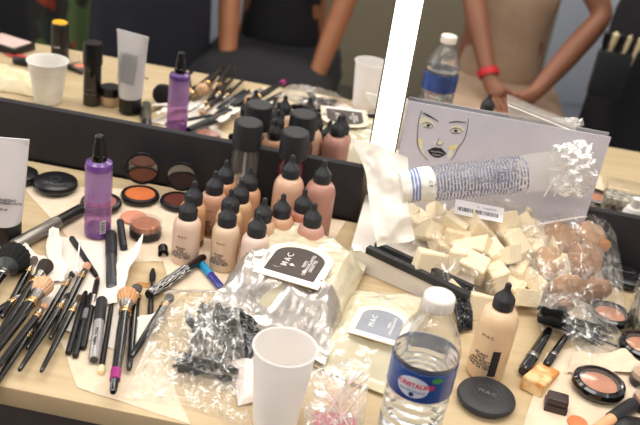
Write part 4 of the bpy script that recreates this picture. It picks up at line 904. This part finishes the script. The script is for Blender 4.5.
# white printed bottle at the right edge
p = at(651, 312, 0); t = T('lotion_bottle', 'white bottle covered in dark fine print at the picture edge', 'bottle', p+Vector((0, 0, .002)), rz(face_cam(p)+PI/2))
M('bottle_body', lathe([(0, 0), (.017, 0), (.0185, .002), (.0185, .05), (.014, .06), (.008, .062), (0, .062)], 36), WHITEP, t)
M('bottle_cap', lathe([(0, .062), (.009, .062), (.009, .078), (0, .08)], 28), WHITEP, t)
text('label_print', '\n'.join(['SHAKE WELL BEFORE USE', 'KEEP AWAY FROM EYES', 'FOR EXTERNAL USE ONLY']*3), .0034, PRINT, t, (0, 0, .028), bend=.0188, phi=-PI/2-.5)
# clear box seen in the mirror at the right
p = atm(628, 226); p.x -= .035; t = T('clear_box', 'clear plastic box of glittery bits standing near the mirror', 'box', p+Vector((0, 0, .001)), rz(.1))
M('box_shell', xf(rbox(.09, .05, .08, .002), (.02, 0, 0)), CLEAR, t)
M('glitter_bits', xf(rbox(.084, .044, .055, .002), (.02, 0, .002)), mat('glitter_mix', (60, 62, 60), .4, col2=(206, 200, 180), vs=120), t)

# ------------------------------------------------------------------ face chart: card leaning on the mirror
tl = aty(409, 98, D-.010); trp = aty(610, 141, D-.010)
W_ = .297; H_ = .21; zt = (tl.z+trp.z)/2; x0 = tl.x; x1 = trp.x
# chart leans: top touches the mirror, foot further forward
top_h = zt-TZ; Hc = .230; lean = math.acos(min(1, top_h/Hc)); Wc = x1-x0
t = T('face_chart', 'white card with an inked make-up face leaning on the mirror', 'card', Vector(((x0+x1)/2, D-.010-Hc*math.sin(lean), TZ+.001)), Quaternion((1, 0, 0), -lean) )
card = M('card_sheet', xf(rbox(Wc, .0016, Hc, .0003), (0, .0006, 0)), mat('card_white', (198, 195, 206), .6, col2=(204, 200, 210)), t, smooth=False)
zb = [aty(507, 96, D-.006), aty(577, 126, D-.006), aty(573, 150, D-.006), aty(510, 130, D-.006)]; zc_ = cen_of(zb)
zt_ = T('zip_bag', 'small flat clear zip bag sticking up behind the top edge of the face chart', 'bag', zc_)
M('bag_film', pillow([q_-zc_ for q_ in zb], .002, (20, 16), .002, 60, 77, up=Vector((0, -1, 0)), low=.0005), film('flat_bag', .22, .06, .1, bump=.4), zt_)
M('zip_strip', tube([zb[0]*.75+zb[3]*.25-zc_+Vector((0, -.002, 0)), zb[1]*.75+zb[2]*.25-zc_+Vector((0, -.002, 0))], .0013, 6), ZIP, zt_)
# drawing placed on the card plane (x right, z up) from the photo's layout
n_w = (t.rotation_quaternion @ Vector((0, -1, 0))); o_w = t.location.copy()
def oncard(x, y):
    d = ray(x, y); s = ((o_w-CAM).dot(n_w))/d.dot(n_w); P = CAM+d*s
    l = t.rotation_quaternion.inverted() @ (P-o_w); return l.x, l.z
def cardpoly(pts, m, name, y=-.0004, k=0):
    q = [oncard(*p_) for p_ in pts]; n = len(q)
    v = [Vector((a, -.0003-y_*.0, b)) for y_ in (0,) for a, b in q]
    v = [Vector((a, yy, b)) for yy in (-.0002-k*.0002, -.0004-k*.0002) for a, b in q]
    return M(name, (v, [tuple(range(n)), tuple(range(2*n-1, n-1, -1))]+[(i, (i+1) % n, n+(i+1) % n, n+i) for i in range(n)]), m, t, smooth=False)
def strokes(lines, name, m, w=.0007, k=3):
    gs = []
    for ln in lines:
        q = [oncard(*p_[:2]) for p_ in ln]
        # catmull rom
        P = []
        for i in range(len(q)-1):
            p0 = q[max(0, i-1)]; p1 = q[i]; p2 = q[i+1]; p3 = q[min(len(q)-1, i+2)]
            for s in range(6):
                u = s/6; P.append(tuple(.5*((2*p1[c])+(-p0[c]+p2[c])*u+(2*p0[c]-5*p1[c]+4*p2[c]-p3[c])*u*u+(-p0[c]+3*p1[c]-3*p2[c]+p3[c])*u**3) for c in (0, 1)))
        P.append(q[-1]); N = len(P)
        v, f = [], []
        for i, (a, b) in enumerate(P):
            a2, b2 = P[min(i+1, N-1)]; a1, b1 = P[max(i-1, 0)]; dx, dz = a2-a1, b2-b1; l = math.hypot(dx, dz) or 1
            ww = w*(.6+.4*math.sin(PI*i/(N-1))); nx, nz = -dz/l*ww, dx/l*ww
            v += [Vector((a+nx, -.0002-k*.0002, b+nz)), Vector((a-nx, -.0002-k*.0002, b-nz)), Vector((a+nx, -.0004-k*.0002, b+nz)), Vector((a-nx, -.0004-k*.0002, b-nz))]
        for i in range(N-1):
            o = i*4; f += [(o, o+1, o+5, o+4), (o+2, o+3, o+7, o+6), (o, o+2, o+6, o+4), (o+1, o+3, o+7, o+5)]
        gs.append((v, f))
    return M(name, join(*gs), m, t, smooth=False)
INK = mat('ink', (62, 58, 58), .7); INKD = mat('ink_dark', (34, 32, 34), .7)
YEL = mat('yellow_pigment', (238, 214, 110), .9, col2=(228, 216, 176), vs=120); YELP = mat('pale_yellow_pigment', (226, 220, 190), .9, col2=(212, 208, 204), vs=90)
# crop coordinates of the drawing: px = 380 + x/4.25, py = 90 + y/4.25
C_ = lambda x, y: (380+x/4.25, 90+y/4.25)
def blob(cx, cy, rx, ry, rot=0, n=18, wob=.12):
    return [C_(cx+(rx*(1+wob*math.sin(3*k))*math.cos(2*PI*k/n))*math.cos(rot)-ry*math.sin(2*PI*k/n)*math.sin(rot), cy+rx*math.cos(2*PI*k/n)*math.sin(rot)+ry*math.sin(2*PI*k/n)*math.cos(rot)) for k in range(n)]
cardpoly(blob(198, 138, 34, 20, .3), YELP, 'yellow_wash', k=0); cardpoly(blob(325, 165, 34, 15, .1), YELP, 'yellow_wash', k=0)
cardpoly(blob(172, 218, 9, 14, -.3), YEL, 'yellow_wash', k=1); cardpoly(blob(313, 242, 20, 9, -.3), YEL, 'yellow_wash', k=1)
cardpoly(blob(177, 255, 8, 34, -.25), YELP, 'yellow_wash', k=0); cardpoly(blob(248, 225, 22, 10, .1), YELP, 'yellow_wash', k=0)
cardpoly(blob(298, 270, 10, 22, .3), YELP, 'yellow_wash', k=0)
strokes([[C_(178, 85), C_(165, 125), C_(160, 180), C_(160, 230), C_(175, 265), C_(205, 300)], [C_(376, 118), C_(370, 170), C_(355, 215), C_(332, 245), C_(318, 275), C_(300, 300)],
         [C_(178, 98), C_(200, 108), C_(225, 120), C_(248, 134)], [C_(292, 137), C_(320, 135), C_(345, 136), C_(366, 138)],
         [C_(178, 145), C_(195, 138), C_(215, 143), C_(228, 158)], [C_(185, 153), C_(200, 160), C_(222, 160)],
         [C_(295, 172), C_(315, 162), C_(335, 163), C_(352, 176)], [C_(300, 178), C_(318, 184), C_(345, 181)],
         [C_(252, 205), C_(245, 220), C_(240, 228), C_(250, 234), C_(262, 232), C_(268, 222)]], 'face_outline', INK, .0006)
cardpoly(blob(205, 150, 8, 6), INK, 'eye', k=2); cardpoly(blob(322, 173, 8, 6), INK, 'eye', k=2)
strokes([[C_(186, 96), C_(215, 112), C_(246, 132)], [C_(292, 138), C_(325, 134), C_(364, 138)]], 'eyebrow', INKD, .0009, k=4)
cardpoly([C_(202, 256), C_(220, 246), C_(238, 242), C_(248, 246), C_(258, 244), C_(270, 256), C_(284, 270), C_(268, 280), C_(248, 288), C_(228, 284), C_(212, 272)], INKD, 'lips', k=2)
strokes([[C_(215, 258), C_(235, 262), C_(250, 262), C_(272, 270)], [C_(222, 270), C_(240, 276), C_(258, 276)]], 'lip_highlight', mat('lip_grey', (150, 146, 148), .6), .0008, k=4)

# ------------------------------------------------------------------ people (seen in the mirror)
def skinned(name, J, Ed, m, parent, root=0, sub=2):
    me = bpy.data.meshes.new(name); me.from_pydata([j[0] for j in J], Ed, []); me.update()
    o = bpy.data.objects.new(name, me); COL.objects.link(o)
    sk = o.modifiers.new('s', 'SKIN'); sk.use_smooth_shade = True
    if not me.skin_vertices: bpy.context.view_layer.objects.active = o
    lay = me.skin_vertices[0].data
    for i, j in enumerate(J):
        r = j[1]; lay[i].radius = (r, r) if not isinstance(r, tuple) else r; lay[i].use_root = (i == root)
    o.modifiers.new('d', 'SUBSURF').levels = sub
    dg = bpy.context.evaluated_depsgraph_get(); nm = bpy.data.meshes.new_from_object(o.evaluated_get(dg)); bpy.data.objects.remove(o)
    nm.polygons.foreach_set('use_smooth', [True]*len(nm.polygons)); nm.materials.clear(); nm.materials.append(m); nm.name = name
    return nm
def put(me_list, name, m, parent):
    bm = bmesh.new()
    for x in me_list: bm.from_mesh(x)
    me = bpy.data.meshes.new(name); bm.to_mesh(me); bm.free(); me.materials.append(m)
    me.polygons.foreach_set('use_smooth', [True]*len(me.polygons))
    o = bpy.data.objects.new(name, me); COL.objects.link(o); o.parent = parent; return o
def person(x, y, label, skinc, cloth, arms, seated=True, hair=(30, 24, 22), dress=False, legs=None, shoe=(30, 30, 32)):
    """faces +y (the mirror). arms: for side -1/+1 world points elbow, wrist, hand"""
    t = T('person', label, 'person', Vector((x, y, 0)))
    skm = mat('skin_%d_%d_%d' % skinc, skinc, .5, col2=tuple(int(c*.95) for c in skinc), vs=9)
    hz = .50 if seated else .92
    V = Vector; o = V((x, y, 0))
    J = [(V((0, 0, hz)), .13), (V((0, 0, hz+.2)), .115), (V((0, 0, hz+.40)), .13), (V((0, .01, hz+.53)), .075), (V((0, .02, hz+.60)), .052), (V((0, .04, hz+.68)), .075), (V((0, .035, hz+.76)), .085), (V((0, .03, hz+.82)), .055)]
    Ed = [(i, i+1) for i in range(7)]
    fingers = []
    for s in (-1, 1):
        el, wr, ha = [q-o for q in arms[s]]
        b = len(J); J += [(V((s*.17, 0, hz+.47)), .055), (V(el)*.5+V((s*.17, 0, hz+.47))*.5, .046), (V(el), .040), (V(el)*.5+V(wr)*.5, .040), (V(wr), .027), (V(ha), (.036, .018))]
        Ed += [(2, b), (b, b+1), (b+1, b+2), (b+2, b+3), (b+3, b+4), (b+4, b+5)]
        dr = (V(ha)-V(wr)).normalized(); side = dr.cross(V((0, .2, 1))).normalized(); nr = side.cross(dr)*-1
        for k, (of, ln) in enumerate(((-.027, .062), (-.010, .074), (.009, .070), (.027, .056))):
            a = V(ha)+side*of; fingers.append(([(a-dr*.012, .009), (a+dr*ln*.45-V((0, 0, .004)), .0085), (a+dr*ln*.75-V((0, 0, .014)), .008), (a+dr*ln-V((0, 0, .026)), .0065)], [(0, 1), (1, 2), (2, 3)]))
        a = V(wr)*.5+V(ha)*.5-side*s*.02; fingers.append(([(a, .012), (a-side*s*.030+dr*.02, .010), (a-side*s*.036+dr*.048, .008)], [(0, 1), (1, 2)]))
    kn = [];
    for s in (-1, 1):
        b = len(J)
        if seated: J += [(V((s*.10, .02, hz-.06)), .07), (V((s*.13, .40, hz-.07)), .055), (V((s*.13, .39, .28)), .055), (V((s*.13, .36, .09)), .038), (V((s*.14, .48, .035)), .034)]
        else: J += [(V((s*.10, 0, hz-.08)), .09), (V((s*.11, .01, hz-.42)), .062), (V((s*.11, -.01, hz-.62)), .052), (V((s*.11, -.02, .09)), .038), (V((s*.12, .12, .035)), .034)]
        Ed += [(0, b), (b, b+1), (b+1, b+2), (b+2, b+3), (b+3, b+4)]
    ms = [skinned('body', J, Ed, skm, t)]+[skinned('f', a, e, skm, t, sub=1) for a, e in fingers]
    # nose and ears joined into the head
    put(ms, 'body', skm, t)
    hc = V((0, .04, hz+.76))
    face = [xf(lathe([(0, .028), (.008, .01), (.014, -.012), (.006, -.02), (0, -.02)], 12), hc+V((0, .088, -.02)))]+[xf(lathe([(0, -.008), (.016, 0), (.012, .006), (0, .008)], 14), hc+V((s*.086, 0, -.01)), Quaternion((0, 1, 0), PI/2), ) for s in (-1, 1)]
    M('nose_and_ears', join(*face), skm, t)
    for s in (-1, 1): M('eye', xf(lathe([(0, -.009), (.009, 0), (0, .009)], 14), hc+V((s*.032, .078, 0))), WHITEP, t)
    M('mouth', xf(lathe([(0, -.003), (.022, 0), (0, .003)], 16), hc+V((0, .082, -.05)), None, (1, .4, 2)), mat('lip_tone', (130, 60, 56), .5), t)
    M('hair', xf(lathe([(.09, -.10), (.100, -.02), (.102, .03), (.085, .075), (.05, .1), (0, .108)], 28), hc+V((0, -.025, .0))), mat('hair_%d' % hair[0], hair, .6), t)
    cm_ = mat('cloth_%d_%d_%d' % cloth, cloth, .85, col2=tuple(min(255, int(c*1.06)+2) for c in cloth), vs=12, bump=.4, bs=18)
    # top: torso and sleeves
    Jc = [(V((0, 0, hz-.06)), (.185, .15)), (V((0, 0, hz+.10)), (.15, .135)), (V((0, 0, hz+.24)), (.145, .13)), (V((0, 0, hz+.42)), (.155, .135)), (V((0, .005, hz+.50)), (.09, .09))]
    Ec = [(0, 1), (1, 2), (2, 3), (3, 4)]
    for s in (-1, 1):
        el = arms[s][0]-o; b = len(Jc); sh = V((s*.17, 0, hz+.47)); Jc += [(sh, .07), (sh*.45+V(el)*.55, .062)]; Ec += [(3, b), (b, b+1)]
    tp = put([skinned('top', Jc, Ec, cm_, t)], 'dress' if dress else 'shirt', cm_, t)
    lg = []
    for s in (-1, 1):
        if seated: Jl = [(V((s*.085, -.02, hz-.03)), .125), (V((s*.11, .2, hz-.02)), .10), (V((s*.13, .42, hz-.025)), .100), (V((s*.13, .43, .33)), .085)]+([] if dress else [(V((s*.13, .385, .1)), .06)])
        else: Jl = [(V((s*.09, 0, hz-.02)), .12), (V((s*.11, .01, hz-.42)), .08), (V((s*.11, -.01, hz-.6)), .07), (V((s*.11, -.02, .1)), .06)]
        lg.append(skinned('l', Jl, [(i, i+1) for i in range(len(Jl)-1)], cm_, t))
    if seated:
        lap = xf(lathe([(0, -.16), (.6, -.155), (.92, -.10), (1.0, 0), (1.02, .2), (1.04, .36), (1.0, .44), (.75, .485), (0, .49)], 56, lambda a, z: (abs(math.cos(a))**3.2+abs(math.sin(a))**3.2)**(-1/3.2)*(1+.02*math.sin(a*7+z*9))), (0, 0, 0), None, (.235, .095, 1))
        lap = xf(lap, (0, 0, hz-.058), Quaternion((1, 0, 0), -PI/2))
    else: lg = []
    lm = cm_ if legs is None else mat('cloth_%d_%d_%d' % legs, legs, .85, vs=12)
    if seated: M('skirt', lap, lm, t, ang=80)
    else: M('long_skirt', xf(lathe([(.12, hz+.12), (.165, hz+.06), (.19, hz-.05), (.20, hz-.3), (.215, .22), (.20, .22), (.18, hz-.3), (.10, hz+.1)], 48, lambda a, z: 1+.03*math.sin(a*9)), (0, 0, 0), None, (1.0, .8, 1)), lm, t)
    for s in (-1, 1):
        yy = .42 if seated else .05
        M('shoe', xf(rbox(.095, .25, .075, .025, seg=3), (s*.135, yy, .001)), mat('shoe_%d' % shoe[0], shoe, .4), t)
    return t
def stool(x, y):
    t = T('stool', 'black round stool under the person at x %s' % ('one' if x < 0 else 'two'), 'stool', Vector((x, y, 0)))
    M('seat', lathe([(0, .27), (.17, .27), (.18, .28), (.18, .305), (.165, .315), (0, .315)], 36), BLACKM, t)
    for k in range(4):
        a = PI/4+k*PI/2; M('leg', tube([(.11*math.cos(a), .11*math.sin(a), .275), (.17*math.cos(a), .17*math.sin(a), .002)], .012, 8), CHAR, t)
    return t
A_ = lambda px, py, y_: atmy(px, py, y_)
P3 = person(-.45, -.36, 'seated person in a black shirt with bare forearms, seen in the mirror', (168, 108, 74), (24, 23, 28),
       {-1: [A_(232, -50, -.28), A_(226, 84, -.05), A_(228, 100, .0)], 1: [A_(362, -45, -.28), A_(312, 88, -.05), A_(303, 104, .0)]})
s3 = stool(-.45, -.36); s3['label'] = 'black stool under the seated person in black'
P4 = person(.33, -.38, 'seated person in a beige dress wearing a red wristband, hands in lap', (150, 98, 74), (168, 142, 120),
       {-1: [A_(466, -38, -.30), A_(490, 82, -.05), A_(501, 99, .0)], 1: [A_(604, 16, -.30), A_(534, 94, -.05), A_(518, 103, .0)]}, dress=True)
s4 = stool(.33, -.38); s4['label'] = 'black stool under the seated person in the beige dress'
e_, w_ = A_(466, -38, -.30), A_(490, 82, -.05); wc = w_*.93+e_*.07
wb = M('wristband', lathe([(.030, -.011), (.0335, -.011), (.0345, .011), (.031, .011), (.030, -.011)], 28), mat('band_red', (206, 34, 46), .5), P4, loc=wc-P4.location, rot=aim(w_, e_)); wb['label'] = 'bright red wristband'
P5 = person(.80, -.12, 'standing person all in black with a pouch of brushes at the hip', (150, 98, 74), (22, 21, 26),
       {-1: [Vector((.55, -.16, 1.12)), Vector((.58, .0, 1.25)), Vector((.60, .06, 1.30))], 1: [Vector((1.12, -.14, 1.12)), Vector((1.13, .02, .95)), Vector((1.13, .05, .87))]}, seated=False)
c = A_(606, 50, .08); t = T('brush_belt', 'black hip pouch holding pale handled brushes', 'pouch', c)
M('pouch', xf(rbox(.10, .035, .14, .01), (.03, 0, -.14)), BLACKM, t)
random.seed(5)
for k in range(6):
    tb_ = M('pouch_brush', xf(lathe([(0, 0), (.005, 0), (.006, .1), (.009, .11), (.011, .14), (0, .15)], 12), (-.012+.016*k, 0, -.09), Quaternion((0, 1, 0), random.uniform(-.25, .2))), mat('pale_handle', (206, 188, 150), .5) if k % 2 else BLACK, t)
P2 = person(-.86, -.14, 'standing person in dark navy clothes, seen in the mirror behind the white tube', (176, 122, 92), (34, 34, 44),
       {-1: [Vector((-1.2, -.2, 1.12)), Vector((-1.12, -.05, 1.2)), Vector((-1.06, .0, 1.26))], 1: [Vector((-.66, -.2, 1.12)), Vector((-.74, -.05, 1.2)), Vector((-.80, .0, 1.26))]}, seated=False)
P1 = person(-1.64, -.45, 'standing person in a black coat at the far end, cut off by the picture edge', (176, 122, 92), (30, 28, 32),
       {-1: [Vector((-1.92, -.5, 1.12)), Vector((-1.86, -.35, 1.2)), Vector((-1.80, -.3, 1.26))], 1: [Vector((-1.38, -.5, 1.12)), Vector((-1.46, -.35, 1.2)), Vector((-1.52, -.3, 1.26))]}, seated=False)

# ------------------------------------------------------------------ light
w = bpy.data.worlds.new('world'); sc.world = w; w.use_nodes = True
bg = w.node_tree.nodes['Background']; bg.inputs[0].default_value = (1.0, .93, .86, 1); bg.inputs[1].default_value = .64
def area(name, loc, target, size, power, col=(1, .95, .88)):
    l = bpy.data.lights.new(name, 'AREA'); l.shape = 'RECTANGLE'; l.size, l.size_y = size; l.energy = power; l.color = col
    o = bpy.data.objects.new(name, l); COL.objects.link(o); o.location = loc
    o.rotation_mode = 'QUATERNION'; o.rotation_quaternion = (Vector(target)-Vector(loc)).to_track_quat('-Z', 'Y'); return o
area('ceiling_light', (0, 1.0, 2.5), (0, .95, .75), (2.4, .5), 24, (1, .95, .88))
area('ceiling_light', (0, -.6, 2.5), (0, 0, .5), (1.6, .5), 4.5, (1, .94, .86))
area('wall_fill_light', (-.4, -.8, 2.5), (-.4, -1.3, .5), (3.0, .3), 34, (1, .96, .9))  # added fill without a fixture, brightens the front wall and curtain
area('side_light', (-2.6, .9, 1.7), (0, .95, .8), (.8, 1.2), 12, (.93, .96, 1))  # soft cool area light from the left, no window is built
vs_ = sc.view_settings; vs_.view_transform = 'Standard'; vs_.look = 'None'; vs_.gamma = 1; vs_.use_curve_mapping = False; vs_.exposure = .17
sc.cycles.transparent_max_bounces = 24
sc.cycles.use_denoising = True
